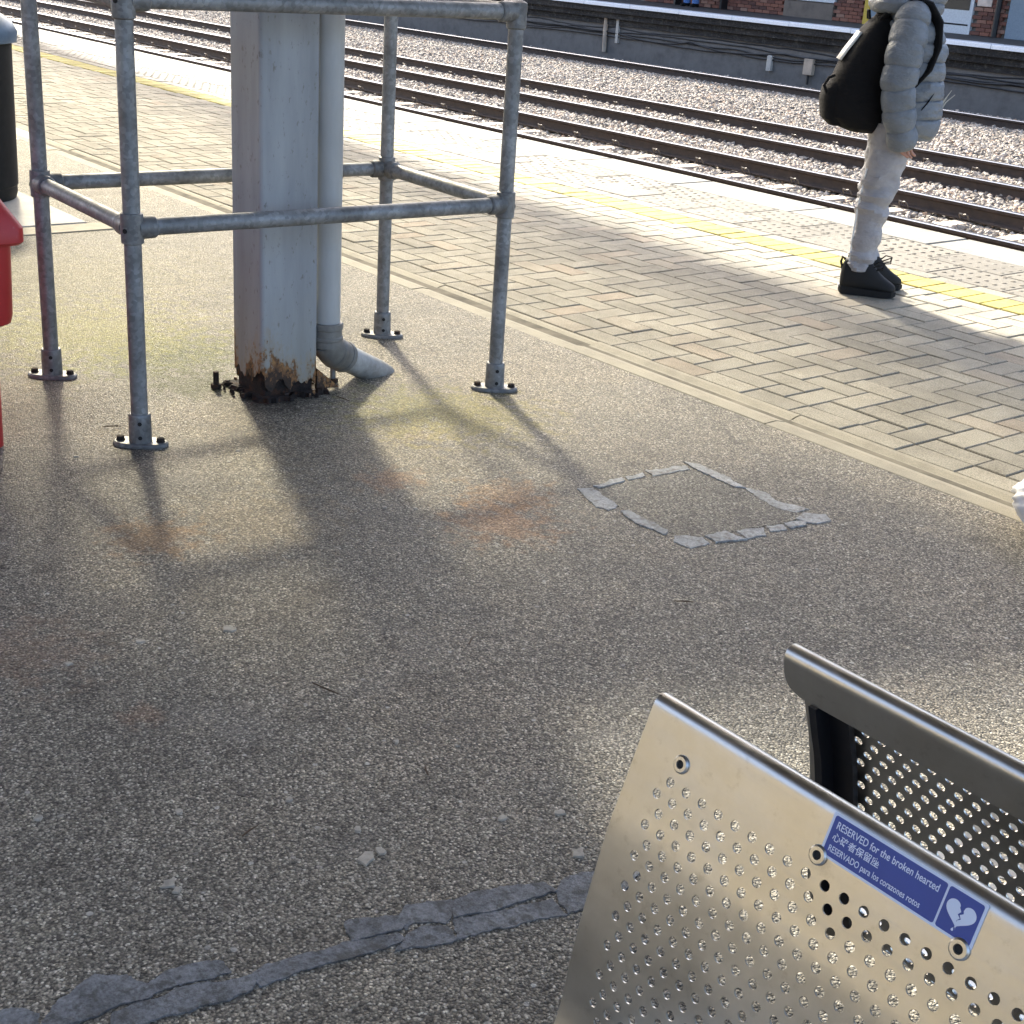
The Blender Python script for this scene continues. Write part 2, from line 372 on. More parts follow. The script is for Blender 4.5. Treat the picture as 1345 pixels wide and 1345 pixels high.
SKIN = plain('skin', (.46, .24, .17), .5, var=.08); HAIR = plain('dark_hair', (.03, .02, .014), .6, var=.3, scale=150)
JEANS = mk_cloth('blue_denim', (.10, .20, .46), .4)
def mk_red():
    m = Mat('scuffed_red_plastic'); n = m.noise(5, 6, .65); k = m.noise(60, 5, .7, None, 'Fac', (1, 1, .3))
    c = m.ramp(n, [(.3, (.40, .016, .018)), (.7, (.54, .035, .035))]); c = m.mix(m.ramp(k, [(.62, 0), (.75, .55)]), c, (.55, .20, .18))
    m.col(c); m.rough(m.ramp(n, [(.3, .35), (.7, .55)])); m.bump(k, .1, .002); return m.m
RED = mk_red(); 
BINB = plain('black_bin_paint', (.007, .0075, .008), .6, var=.5); BINB.node_tree.nodes['Principled BSDF'].inputs['Specular IOR Level'].default_value = .3; BINL = plain('blue_grey_bin_lid', (.10, .15, .21), .4)
TIMB = plain('dark_stained_boarding', (.10, .085, .07), .7, var=.2); FASC = plain('canopy_fascia_paint', (.5, .5, .48), .5)
BLUEG = plain('blue_grey_door_paint', (.22, .28, .34), .5); YELP = plain('yellow_paint', (.62, .42, .05), .5); WINF = plain('white_frame_paint', (.68, .70, .72), .5)
BAGM = plain('white_polythene', (.80, .80, .79), .32, var=.05)
CABLE = plain('black_cable', (.018, .018, .02), .5); WHITEP = plain('white_paint', (.74, .77, .80), .55)
SIGNB = plain('sign_blue', (.028, .066, .30), .38, var=.06); SIGNW = plain('sign_white', (.66, .74, .88), .4, var=.03)

def mk_glazing(fac=.57, nm='sun_filter_sheet'):
    m = Mat(nm)
    t = m.new('ShaderNodeBsdfTransparent'); t.inputs[0].default_value = (.82, .78, .66, 1)
    d = m.new('ShaderNodeBsdfTranslucent'); d.inputs[0].default_value = (.5, .48, .42, 1)
    mx = m.new('ShaderNodeMixShader'); mx.inputs[0].default_value = fac
    m.l.new(t.outputs[0], mx.inputs[1]); m.l.new(d.outputs[0], mx.inputs[2]); m.l.new(mx.outputs[0], m.n['Material Output'].inputs[0])
    return m.m
GLAZ = mk_glazing(); GLAZ2 = mk_glazing(.79, 'dense_sun_filter_sheet')  # unseen sheets that dim the sun; the denser one grades the shade borders
def mk_glass():
    m = Mat('dark_window_glass'); m.col((.02, .025, .03)); m.rough(.08); return m.m
GLASS = mk_glass()

# ================================================================== SETTING
EDGE_Y = 6.45           # platform edge
PAVE_Y = 3.09           # asphalt / edging line
GZ = -0.98              # track bed level
def sheet(name, x0, x1, y0, y1, z, mat, kind='structure', label=None, parent=None):
    b = MB(); b.add([(x0, y0, z), (x1, y0, z), (x1, y1, z), (x0, y1, z)], [(0, 1, 2, 3)])
    o = b.build(name, mat, parent)
    if kind: tag(o, label, None, None, kind)
    return o
sheet('ground', -600, 600, -600, 600, -1.12, plain('earth', (.14, .12, .09), .95, var=.3), label='bare earth ground under the station')
asphalt = sheet('asphalt', -8.45, 14, -9, PAVE_Y, 0.0, ASPHALT, label='worn brown grey chip asphalt of the near platform')
sheet('concrete_platform', -60, -8.45, -9, PAVE_Y + .17, 0.0, SLAB, label='pale concrete platform surface beyond the asphalt')
b = MB(); b.box(-60, 14, -9, EDGE_Y - .12, GZ - .1, -.075)
tag(b.build('platform_base', SAND), 'brick and sand body of the near platform', None, None, 'structure')
pav = sheet('platform_paving', -60, 14, PAVE_Y + .001, 6.09, -.008, SAND, label='beige herringbone block paving of the near platform')

# edging channel stones (dished)
EI = PAVE_Y + .17
L0 = .915
b = MB(); prof = [(0, -.06), (0, -.004), (.004, 0), (.055, .001), (.075, -.004), (.10, -.010), (.125, -.008), (.15, -.001), (.166, 0), (.168, -.004), (.168, -.06)]
b.loft([[(x, p[0], p[1]) for p in prof] for x in (0.002, L0 - .003)], smooth=False); em = b.mesh('edging_stone', EDGE)
jx = at_z(1012, 555).x
for i in range(-9, 6):
    link('edging_stone', em, pav, (jx + i * L0, PAVE_Y + .0005, random.uniform(-.003, .003)), (0, 0, random.uniform(-.002, .002)))

# paving blocks
W_ = .1; GAPW = .0021
def block_mesh(w, d, mat, name):
    q = MB(); q.cbox(-w/2 + GAPW, w/2 - GAPW, -d/2 + GAPW, d/2 - GAPW, -.06, 0, .0032); return q.mesh(name, mat)
cache = {}; rects = []
HB0 = EI + .10; HB1 = 5.175
X0B, X1B = -22.0, 1.2
ox = at_z(1178.8, 589.6).x          # a joint seen in the photograph
i0 = int((X0B - ox) / W_); i1 = int((X1B - ox) / W_); nj = int((HB1 - HB0) / W_) + 2
for i in range(i0, i1):
    for j in range(-1, nj):
        k = (i - j) % 4
        if k == 0: r = (ox + i * W_, ox + (i + 2) * W_, HB0 + j * W_, HB0 + (j + 1) * W_)
        elif k == 2: r = (ox + i * W_, ox + (i + 1) * W_, HB0 + (j - 1) * W_, HB0 + (j + 1) * W_)
        else: continue
        y0, y1 = max(r[2], HB0), min(r[3], HB1)
        if y1 - y0 > .02: rects.append((r[0], r[1], y0, y1, BLOCK, 'paving_block'))
n = int((X1B - X0B) / .2)
for i in range(n):
    x = ox - int((ox - X0B) / .2) * .2 + i * .2
    rects.append((x, x + .2, EI, EI + .10, BLOCK, 'paving_block'))
    rects.append((x, x + .2, 5.375, 5.475, CREAM, 'pale_block'))
    for q in (0, .1): rects.append((x + q, x + q + .1, 5.175, 5.375, YELLOW, 'yellow_block'))
def vis_size(r):
    cx, cy = (r[0] + r[1]) / 2, (r[2] + r[3]) / 2
    d = M @ np.array([cx, cy, -CAM_H]); 
    if d[2] < .1: return -1
    u, v = 672.5 + FPX * d[0] / d[2], 672.5 + FPX * d[1] / d[2]
    if not (-30 < u < 1375 and -30 < v < 1375): return -1
    return (r[1]-r[0]) * (r[3]-r[2]) / d[2] ** 3
for kname in ('paving_block', 'pale_block', 'yellow_block'):
    rs = sorted([r for r in rects if r[5] == kname], key=vis_size, reverse=True)
    cut = 300 if kname == 'paving_block' else 90
    rest = MB()
    for q, r in enumerate(rs):
        w, d = r[1] - r[0], r[3] - r[2]; c = ((r[0]+r[1])/2, (r[2]+r[3])/2, random.gauss(0, .001))
        if q < cut and vis_size(r) > 0:
            key = (round(w, 3), round(d, 3), kname)
            if key not in cache: cache[key] = block_mesh(w, d, r[4], kname)
            link(kname, cache[key], pav, c, (random.gauss(0, .005), random.gauss(0, .005), random.gauss(0, .004)))
        else:
            rest.cbox(r[0] + GAPW, r[1] - GAPW, r[2] + GAPW, r[3] - GAPW, -.05, c[2], .004)
    if rest.v: rest.build(kname + 's_beyond', [r[4]], pav)['kind'] = 'stuff'

# tactile slabs with blisters, coping stones
dome = [];
q = MB(); q.cbox(-.2 + .003, .2 - .003, -.15 + .003, .15 - .003, -.05, 0, .003); tsm = q.mesh('tactile_slab', TACT)
dm = MB(); ntact = 0
for row in range(2):
    y = 5.478 + .15 + row * .3
    for i in range(58):
        x = -22 + i * .4 + row * .2 + .13
        o = link('tactile_slab', tsm, pav, (x, y, random.gauss(0, .0012)))
        if x > -16:
            for a in range(6):
                for c in range(4):
                    px, py = x - .1667 + a * .0667, y - .111 + c * .074 + (.018 if a % 2 else -.018)
                    s = 7; ring = [[(px + rr * math.cos(2*math.pi*t/s), py + rr * math.sin(2*math.pi*t/s), zz) for t in range(s)] for rr, zz in ((.014, -.001), (.011, .0017), (.006, .0025))]
                    dm.loft(ring, cap0=False)
dm.build('tactile_blisters', TACT, pav)['kind'] = 'stuff'
q = MB(); q.cbox(-.455, .455, 0, EDGE_Y - 6.085, -.09, 0, .008); cpm = q.mesh('coping_stone', COPING)
for i in range(27): link('coping_stone', cpm, pav, (-22 + i * .918, 6.083, random.gauss(-.001, .0012)), (0, 0, random.gauss(0, .002)))

# pale plinth slabs by the black bin
for k, (x0, x1, y0, y1) in enumerate(((-7.75, -6.86, 1.6, 2.46), (-6.85, -5.97, 1.6, 2.46))):
    b = MB(); b.cbox(x0, x1, y0, y1, -.03, .006, .004); b.build('plinth_slab', SLAB, asphalt)
b = MB(); b.cbox(-5.95, -5.80, .9, 2.9, -.03, .005, .004); b.build('concrete_strip', EDGE, asphalt)

# ------------------------------------------------------------------ mortar seal round the square patch, crack seal, gum
def ragged(poly, amp, seed, n=5):
    rr = random.Random(seed); out = []
    for i in range(len(poly)):
        a, c = poly[i], poly[(i + 1) % len(poly)]
        L = math.hypot(c[0]-a[0], c[1]-a[1]); k = max(2, int(L / .0045))
        for t in range(k):
            f = t / k; x, y = a[0] + (c[0]-a[0]) * f, a[1] + (c[1]-a[1]) * f
            o1 = mn.noise_vector(Vector((x * 22, y * 22, seed))) * (amp * 2.6) + mn.noise_vector(Vector((x * 75, y * 75, seed))) * (amp * 1.5)
            out.append((x + o1.x + rr.gauss(0, amp * .22), y + o1.y + rr.gauss(0, amp * .22)))
    return out
PXS = [  # pieces of the mortar frame, in photo pixels on the ground
    [(757, 642), (778, 642), (812, 664), (800, 671), (782, 666), (765, 652)],
    [(812, 672), (826, 670), (880, 698), (872, 703), (832, 688)],
    [(780, 640), (816, 628), (820, 633), (788, 642)],
    [(822, 627), (845, 620), (850, 626), (826, 632)],
    [(848, 619), (903, 612), (905, 617), (856, 626)],
    [(899, 608), (915, 610), (958, 628), (976, 641), (962, 640), (910, 616)],
    [(977, 641), (1005, 648), (1022, 659), (1062, 670), (1045, 674), (1018, 668), (996, 655)],
    [(1052, 674), (1085, 676), (1093, 684), (1072, 690), (1046, 683)],
    [(1030, 688), (1056, 684), (1060, 692), (1040, 696)],
    [(1006, 692), (1028, 689), (1036, 697), (1012, 699)],
    [(966, 698), (1002, 693), (1006, 703), (984, 709)],
    [(922, 705), (955, 699), (982, 710), (940, 714)],
    [(886, 703), (920, 706), (936, 714), (908, 722), (884, 711)]]
for k, pl in enumerate(PXS):
    P = [at_z(*p) for p in pl]; P = ragged([(p.x, p.y) for p in P], .0032, k)
    b = MB(); b.prism(P, -.004, .0022 + .0008 * (k % 3), top_inset=.002); b.build('mortar_strip', SEAL, asphalt)
P = ragged([(p.x, p.y) for p in [at_z(*q) for q in ((775, 645), (905, 614), (1062, 680), (900, 710))]], .003, 77)
pm = Mat('patched_asphalt_tone')
b = MB(); b.prism(P, -.004, .0011); 
def mk_patch():
    m = ASPHALT.copy(); m.name = 'asphalt_infill'; nt = m.node_tree; bs = nt.nodes['Principled BSDF']
    src = bs.inputs['Base Color'].links[0].from_socket
    mx = nt.nodes.new('ShaderNodeMix'); mx.data_type = 'RGBA'; mx.blend_type = 'MULTIPLY'; mx.inputs[0].default_value = 1; mx.inputs[7].default_value = (.80, .83, .85, 1)
    nt.links.new(src, mx.inputs[6]); nt.links.new(mx.outputs[2], bs.inputs['Base Color']); return m
b.build('asphalt_infill', mk_patch(), asphalt)
CR = [
    [(-30, 1345), (-10, 1328), (30, 1324), (50, 1334), (52, 1350), (20, 1380), (-40, 1380)],
    [(57, 1342), (75, 1316), (105, 1296), (124, 1283), (165, 1281), (192, 1293), (199, 1309), (150, 1326), (100, 1342), (60, 1352)],
    [(150, 1345), (152, 1330), (200, 1313), (262, 1292), (328, 1282), (337, 1291), (330, 1303), (260, 1322), (180, 1350)],
    [(196, 1289), (212, 1277), (270, 1261), (286, 1264), (304, 1278), (262, 1289), (200, 1308)],
    [(332, 1282), (350, 1270), (400, 1254), (455, 1238), (520, 1226), (530, 1234), (500, 1246), (420, 1272), (345, 1296)],
    [(452, 1214), (470, 1208), (525, 1202), (535, 1215), (528, 1224), (462, 1238), (458, 1226)],
    [(527, 1201), (530, 1190), (560, 1184), (594, 1184), (593, 1203), (586, 1214), (545, 1214), (535, 1222)],
    [(536, 1226), (560, 1218), (590, 1217), (600, 1235), (560, 1244), (520, 1250)],
    [(597, 1184), (610, 1176), (650, 1167), (715, 1162), (728, 1174), (690, 1185), (640, 1198), (597, 1206)],
    [(596, 1210), (650, 1199), (722, 1180), (742, 1200), (690, 1212), (604, 1234)],
    [(730, 1172), (735, 1158), (765, 1147), (800, 1140), (840, 1150), (800, 1185), (748, 1200), (735, 1186)]]
for k, pl in enumerate(CR):
    P = [at_z(*p) for p in pl]; mid_ = sum(P, Vector()) / len(P); P = [mid_ + (p - mid_) * 1.06 for p in P]; P = ragged([(p.x, p.y) for p in P], .0026, 100 + k)
    b = MB(); b.prism(P, -.004, .0016 + .0005 * (k % 3), top_inset=.0015); b.build('crack_seal', SEAL2, asphalt)
rg = random.Random(5)
for px, py, s in ((300, 827, 1.3), (186, 842, 1.0), (90, 872, .9), (222, 1161, 1.2), (232, 1170, .7), (760, 1121, 1.2), (482, 1128, 1.5), (500, 1118, .9), (735, 1068, .9), (660, 1075, .8), (100, 600, .7), (545, 668, .8),
                  (313, 592, .7), (520, 975, .6), (505, 667, .8), (1072, 748, .6), (235, 1066, .8), (50, 1075, .8), (380, 1050, .7), (600, 980, .5), (470, 1090, .8)):
    p = at_z(px, py); k = 9; r = .011 * s
    b = MB(); b.prism([(p.x + r * rg.uniform(.6, 1.25) * math.cos(2*math.pi*t/k), p.y + r * rg.uniform(.6, 1.25) * math.sin(2*math.pi*t/k)) for t in range(k)], -.002, .0028, top_inset=.002)
    b.build('gum_spot', GUM, asphalt)

TWIG = plain('dry_twig', (.09, .06, .035), .9)
for px, py, a_, L_ in ((430, 905, .3, .035), (150, 560, 1.2, .03), (620, 840, 2.2, .02), (452, 524, .2, .03), (330, 1090, 1.9, .02), (900, 790, .9, .025), (560, 1010, 2.7, .018)):
    p = at_z(px, py, .003); d_ = Vector((math.cos(a_), math.sin(a_), 0)) * L_
    b = MB(); b.tube([p - d_, p + Vector((.003, -.004, .003)), p + d_ * .8], [.0012, .0018, .0008], 5); b.build('twig', TWIG, asphalt)
# ------------------------------------------------------------------ track bed, ballast, tracks
bed = MB(); bed.box(-75, 14, EDGE_Y - .115, 21.9, -1.11, GZ - .05); tag(bed.build('track_bed', GRAVEL), 'dark gravel bed under the tracks', None, None, 'structure')
b = MB(); b.box(-60, 14, EDGE_Y - .118, EDGE_Y - .10, GZ - .05, -.092)
tag(b.build('platform_face', SOOT), 'sooty face of the near platform below its coping', None, None, 'structure')

TOPZ = -.80
RAIL_P = [(-.07, 0), (.07, 0), (.07, .011), (.012, .030), (.009, .05), (.009, .108), (.034, .122), (.036, .150), (.028, .159), (-.028, .159), (-.036, .150), (-.034, .122), (-.009, .108), (-.009, .05), (-.012, .030), (-.07, .011)]
def rail_mesh(name, x0, x1):
    b = MB(); n = len(RAIL_P); vs_ = [(x, p[0], p[1]) for x in (x0, x1) for p in RAIL_P]
    for j in range(n):
        k = (j + 1) % n; b.add([vs_[j], vs_[k], vs_[n + k], vs_[n + j]], [(0, 1, 2, 3)], 1 if j in (7, 8, 9) else 0)
    b.add(vs_[:n], [tuple(range(n))]); b.add(vs_[n:], [tuple(range(n))])
    me = b.mesh(name, [RAILM, HEADM]); return me
RM = rail_mesh('rail', -72, 12)
b = MB(); b.add([(-.11, -1.22, -.1), (.11, -1.22, -.1), (.11, 1.22, -.1), (-.11, 1.22, -.1), (-.085, -1.2, .0), (.085, -1.2, .0), (.085, 1.2, .0), (-.085, 1.2, .0)],
                [(4, 5, 6, 7), (0, 1, 5, 4), (1, 2, 6, 5), (2, 3, 7, 6), (3, 0, 4, 7)]); SLM = b.mesh('sleeper', SLEEP)
b = MB(); b.tube([(-.05, 0, .0), (-.05, -.03, .045), (-.035, -.055, .06), (-.01, -.05, .055), (0, -.02, .035), (.012, -.05, .055), (.038, -.055, .06), (.05, -.03, .045), (.05, 0, .0)],   .008, 6)
CLM = b.mesh('rail_clip', CLIPM)
SPC = .72
def track(yc, g, xr, phase, label, drop=0.0, clips=(1, 1)):
    t = thing('railway_track', (-15, yc, TOPZ - .159 + drop), label, 'railway track', 'railway tracks between the platforms')
    for k, s in enumerate((-1, 1)):
        rl = link('rail', RM, t, (15, s * g / 2, 0))
    i = 0; x = xr[0] + phase
    while x < xr[1]:
        link('sleeper', SLM, t, (x + 15, 0, -.012))
        for k, s in enumerate((-1, 1)):
            if clips[k]:
                link('rail_clip', CLM, t, (x + 15, s * g / 2 - .075, .004)); 
        x += SPC
    return t
cphase = -11.41
ph = ((cphase + 44) % SPC)
track((10.80 + 12.23) / 2, 1.43, (-44, -3), ph, 'nearest visible railway track, its rails just past the platform edge')
ph2 = ((-14.14 + 48) % SPC)
track((13.88 + 15.43) / 2, 1.55, (-48, -5), ph2, 'middle railway track with two dark rails lying close together in view', clips=(0, 1))
far = thing('railway_track', (-15, 20.45, TOPZ - .159), 'farthest railway track, single dark rail below the opposite platform wall', 'railway track', 'railway tracks between the platforms')
link('rail', RM, far, (15, 0, 0)); link('rail', RM, far, (15, .27, -.045))
b = MB(); b.box(-57, 27, -.06, .02, -.09, -.005); b.build('timber_baulk', RAILM, far)

# ballast as instanced stones
stc = bpy.data.collections.new('ballast_stones')
def stone(seed):
    rr = np.random.default_rng(seed); bm = bmesh.new(); bmesh.ops.create_icosphere(bm, subdivisions=1, radius=1)
    sc = rr.uniform(.65, 1.15, 3)
    for v in bm.verts: v.co = Vector([c * s for c, s in zip(v.co, sc)]) * rr.uniform(.75, 1.2)
    me = bpy.data.meshes.new('ballast_stone'); bm.to_mesh(me); bm.free(); me.materials.append(STONE)
    o = bpy.data.objects.new('ballast_stone', me); stc.objects.link(o); return o
for s in range(6): stone(s)
bal = MB()
def strip(y0, y1, z0, z1, nx=60):     # ground wedge the photograph looks into, plus a margin
    ny = max(1, int((y1 - y0) / .5))
    for a in range(ny):
        ya, yb = y0 + (y1-y0)*a/ny, y0 + (y1-y0)*(a+1)/ny
        za, zb = z0 + (z1-z0)*a/ny, z0 + (z1-z0)*(a+1)/ny
        xl = max(-2.85 * yb - 1, -47); xr = -.585 * ya + 2.0
        bal.add([(xl, ya, za), (xr, ya, za), (xr, yb, zb), (xl, yb, zb)], [(0, 1, 2, 3)])
strip(9.2, 10.70, -.99, -.97); strip(10.70, 12.33, -1.005, -1.005); strip(12.33, 13.78, -.965, -.965); strip(13.78, 15.53, -.955, -.965)
strip(15.53, 17.6, -.955, -.93); strip(17.6, 20.15, -.93, -.955); strip(20.15, 21.85, -.96, -.95)
bo = bal.build('ballast', STONE); tag(bo, 'loose pinkish grey track ballast', None, None, 'stuff')
ng = bpy.data.node_groups.new('scatter_stones', 'GeometryNodeTree')
ng.interface.new_socket('Geometry', in_out='INPUT', socket_type='NodeSocketGeometry'); ng.interface.new_socket('Geometry', in_out='OUTPUT', socket_type='NodeSocketGeometry')
N = ng.nodes; gi = N.new('NodeGroupInput'); go = N.new('NodeGroupOutput')
dp = N.new('GeometryNodeDistributePointsOnFaces'); dp.inputs['Density'].default_value = 430
ip = N.new('GeometryNodeInstanceOnPoints'); ci = N.new('GeometryNodeCollectionInfo'); ci.inputs['Collection'].default_value = stc
ci.inputs['Separate Children'].default_value = True; ci.inputs['Reset Children'].default_value = True
rv = N.new('FunctionNodeRandomValue'); rv.data_type = 'FLOAT_VECTOR'; rv.inputs[0].default_value = (0, 0, 0); rv.inputs[1].default_value = (6.28, 6.28, 6.28)
rs_ = N.new('FunctionNodeRandomValue'); rs_.data_type = 'FLOAT'; rs_.inputs[2].default_value = .019; rs_.inputs[3].default_value = .045
er = N.new('FunctionNodeEulerToRotation'); jg = N.new('GeometryNodeJoinGeometry')
ng.links.new(gi.outputs[0], dp.inputs['Mesh']); ng.links.new(dp.outputs['Points'], ip.inputs['Points']); ng.links.new(ci.outputs[0], ip.inputs['Instance'])
ip.inputs['Pick Instance'].default_value = True
ng.links.new(rv.outputs[0], er.inputs[0]); ng.links.new(er.outputs[0], ip.inputs['Rotation']); ng.links.new(rs_.outputs[1], ip.inputs['Scale'])
ng.links.new(ip.outputs[0], go.inputs[0])
gm = bo.modifiers.new('Stones', 'NODES'); gm.node_group = ng

# ------------------------------------------------------------------ opposite platform
OY = 22.0; BY = 25.4; OZ = .20
b = MB()
b.box(-75, 5, OY + .30, BY + 12, GZ - .1, -.03 + OZ)
tag(b.build('opposite_platform', mk_concrete('dark_platform_surface', (.13, .125, .12))), 'dark opposite platform surface with stepped edge', None, None, 'structure')
b = MB()
for (y, z0, z1) in ((.32, -1.05, -.26), (.25, -.26, -.13), (.16, -.125, -.005), (.07, .0, .125)):
    b.box(-75, 5, OY + y, OY + .6, z0, z1)
wall = b.build('platform_wall', SOOT); tag(wall, 'soot blackened stepped wall under the opposite platform edge', 'wall')
q = MB(); q.cbox(-.742, .742, 0, .42, .13, .205, .012); wcm = q.mesh('white_coping_stone', WHITEP)
for i in range(45): link('white_coping_stone', wcm, wall, (-60 + i * 1.5, OY + .0, random.gauss(0, .002)))
for y in (.56,):
    pass
# hanging cables on the wall
rc = random.Random(3)
for k, (z, sag) in enumerate(((-.30, .06), (-.36, .09), (-.43, .07), (-.50, .05), (-.40, .13))):
    path = []; x = -46.0; ph_ = rc.uniform(0, 2.5)
    while x < -8:
        t = ((x + ph_) % 2.6) / 2.6; path.append((x, .02 + rc.uniform(-.004, .004), -sag * 4 * t * (1 - t) * (0.5 + .5 * math.sin(x * .7 + k)) + rc.uniform(-.006, .006))); x += .22
    c = thing('trackside_cable', (0, OY + .28 - .012 * k, z), ['topmost black cable slung along the sooty platform wall', 'second black cable from the top along the platform wall', 'third black cable from the top along the platform wall', 'lowest black cable looped along the sooty platform wall', 'most deeply sagging black cable along the sooty platform wall'][k], 'cable', 'cables on the opposite platform wall')
    bb = MB(); bb.tube(path, .016, 6); bb.build('cable_run', CABLE, c)
def wall_item(px, py, name, label, cat, fn, y=OY + .30):
    p = at_y(px, py, y); t = thing(name, (p.x, y, p.z), label, cat); fn(t); return t
def mark(t):
    b = MB(); b.cbox(-.06, .06, -.08, 0, -.16, .14, .02); b.build('post', SLAB, t, bevel=.01); b = MB(); b.box(-.045, .045, -.085, -.0805, .02, .1); b.build('number_plate', SLAB, t)
wall_item(1013, 82, 'marker_post', 'small white marker post at the foot of the opposite wall', 'marker post', mark)
def jbox(t):
    b = MB(); b.box(-.11, .11, -.1, 0, -.15, .15); b.build('box_body', SLEEP, t, bevel=.01); b = MB(); b.tube([(0, -.05, -.15), (0, -.05, -.33)], .025, 8); b.build('conduit', CABLE, t)
wall_item(1065, 88, 'junction_box', 'grey junction box low on the sooty wall left of the backpack', 'junction box', jbox)
def pipe2(t):
    b = MB(); b.tube([(0, -.04, .3), (0, -.05, .05), (.02, -.05, -.42)], .05, 8); b.build('pipe', SLEEP, t); b = MB(); b.box(-.4, .45, -.05, 0, .30, .36); b.build('bracket', SLAB, t)
    b = MB(); b.box(.35, .43, -.06, 0, -.2, .30); b.build('stay', SLAB, t)
wall_item(797, 42, 'drain_pipe', 'short grey drain pipe with pale bracket on the sooty wall', 'pipe', pipe2)
# dry stalks at the wall foot beside the walker's jacket
p = at_y(1236, 132, 20.9)
t = thing('dry_weed', (p.x, 20.9, GZ + .03), 'dry pale weed stalks on the ballast by the grey jacket', 'weed')
for k, (dx, dz) in enumerate(((.16, .42), (.10, .30), (-.05, .22), (.24, .36))):
    b = MB(); b.tube([(0, 0, 0), (dx * .4, 0, dz * .6), (dx, .02, dz)], [.012, .010, .004], 5); b.build('stalk', plain('dry_stalk', (.5, .46, .36), .8), t)

# station building on the opposite platform
def bx(px): return at_y(px, 20, BY).x
sb = thing('station_building', (bx(1100), BY, OZ), 'red brick station building with grey doors on the opposite platform', 'building')
BX = bx(1100)
def bpart(name, x0, x1, y0, y1, z0, z1, mat, parent=sb, bevel=0):
    b = MB(); b.box(x0 - (BX if parent is sb else 0), x1 - (BX if parent is sb else 0), y0, y1, z0, z1); return b.build(name, mat, parent, bevel=bevel)
xs = dict(l=-60, a=bx(935), b=bx(1030), c=bx(1095), d=bx(1136), e=bx(1143), f=bx(1185), g=bx(1250), h=bx(1279), i=bx(1324), j=bx(1350), r=6)
bpart('wall', xs['l'], xs['r'], .06, .4, -.03, 6.5, MORT)
BM_ = MB(); BM_.box(-.1045, .1045, -.03, .07, 0, .065); brick_me = BM_.mesh('brick', BRICK)
nb = 0; restb = MB()
for (x0, x1) in ((xs['a'], xs['b']), (xs['c'] - .02, xs['d']), (xs['h'], xs['i']), (xs['i'] + 1.2, xs['i'] + 2.2), (bx(846), xs['a'])):
    for c in range(40):
        z = c * .075 - .02; x = x0 + (.1125 if c % 2 else 0)
        while x + .215 <= x1 + .12:
            if c < 11 and nb < 300: link('brick', brick_me, sb, (x + .1075 - BX, random.gauss(0, .003), z)); nb += 1
            else: restb.box(x - BX, x + .209 - BX, -.03, .06, z, z + .065)
            x += .225
restb.build('bricks_above', BRICK, sb)['kind'] = 'stuff'
w = bpart('window', xs['b'], xs['c'], -.02, .055, .32, 2.4, WINF, bevel=.01)
for k in range(2):
    x0 = xs['b'] + .12 + k * ((xs['c'] - xs['b']) / 2); b = MB(); b.box(x0 - BX, x0 + (xs['c'] - xs['b']) / 2 - .2 - BX, -.026, -.0205, .42, 2.3); b.build('pane', GLASS, w)
bpart('stone_plinth', xs['b'], xs['c'], -.05, .055, -.03, .30, mk_concrete('stained_plinth', (.20, .16, .13)))
bpart('yellow_door_edge', xs['d'], xs['e'], -.06, .055, -.03, 2.3, YELP)
d1 = bpart('door', xs['e'], xs['g'] - .45, -.03, .055, -.03, 2.3, BLUEG, bevel=.008); b = MB(); b.box(xs['f'] - .1 - BX, xs['f'] + .02 - BX, -.07, -.031, .95, 1.1); b.build('handle', GALV, d1)
d2 = bpart('door', xs['g'] - .42, xs['h'] - .02, -.03, .055, -.03, 2.3, WINF, bevel=.008)
b = MB(); b.box(xs['g'] - .36 - BX, xs['h'] - .1 - BX, -.037, -.0305, .42, 2.1); b.build('pane', GLASS, d2)
b = MB(); b.box(xs['g'] - .38 - BX, xs['h'] - .08 - BX, -.037, -.0305, .13, .16); b.build('kick_line', DARK, d2)
bpart('corner_door', xs['i'] + .02, xs['i'] + 1.15, -.03, .055, -.03, 2.3, BLUEG, bevel=.008)
b = MB(); b.tube([(bx(1313) - BX, -.08, -.02), (bx(1313) - BX, -.08, 4)], .055, 10); b.build('rainwater_pipe', CABLE, sb)
b = MB(); b.box(bx(1283) - BX, bx(1302) - BX, -.05, -.033, .52, 1.4); b.build('poster', plain('faded_poster', (.62, .50, .42), .6, var=.4, scale=4), sb)
b = MB(); b.box(bx(975) - BX, bx(1028) - BX, -.04, -.033, .45, 1.5); b.build('poster', plain('brown_poster', (.25, .12, .08), .6, var=.6, scale=5), sb)
# canopy of the opposite platform (keeps that side in shade)
oc = thing('opposite_canopy', (-25, BY, 3.7), 'timber canopy over the opposite platform', 'canopy')
b = MB(); b.box(-50, 32, -3.1, .0, .06, .14); b.build('roof', TIMB, oc)
b = MB(); b.box(-50, 32, -3.18, -3.105, -.35, .25); b.build('valance', FASC, oc)
# thin white post on the far platform
p = at_z(945, 9, OZ - .03)
t = thing('white_post', (p.x, p.y, OZ - .03), 'thin white post standing on the opposite platform by blue jeans', 'post')
b = MB(); b.tube([(0, 0, 0), (0, 0, 1.1)], .045, 10); b.build('shaft', WHITEP, t); b = MB(); b.tube([(0, 0, 1.1), (0, 0, 1.13)], .06, 10); b.build('cap', WHITEP, t)

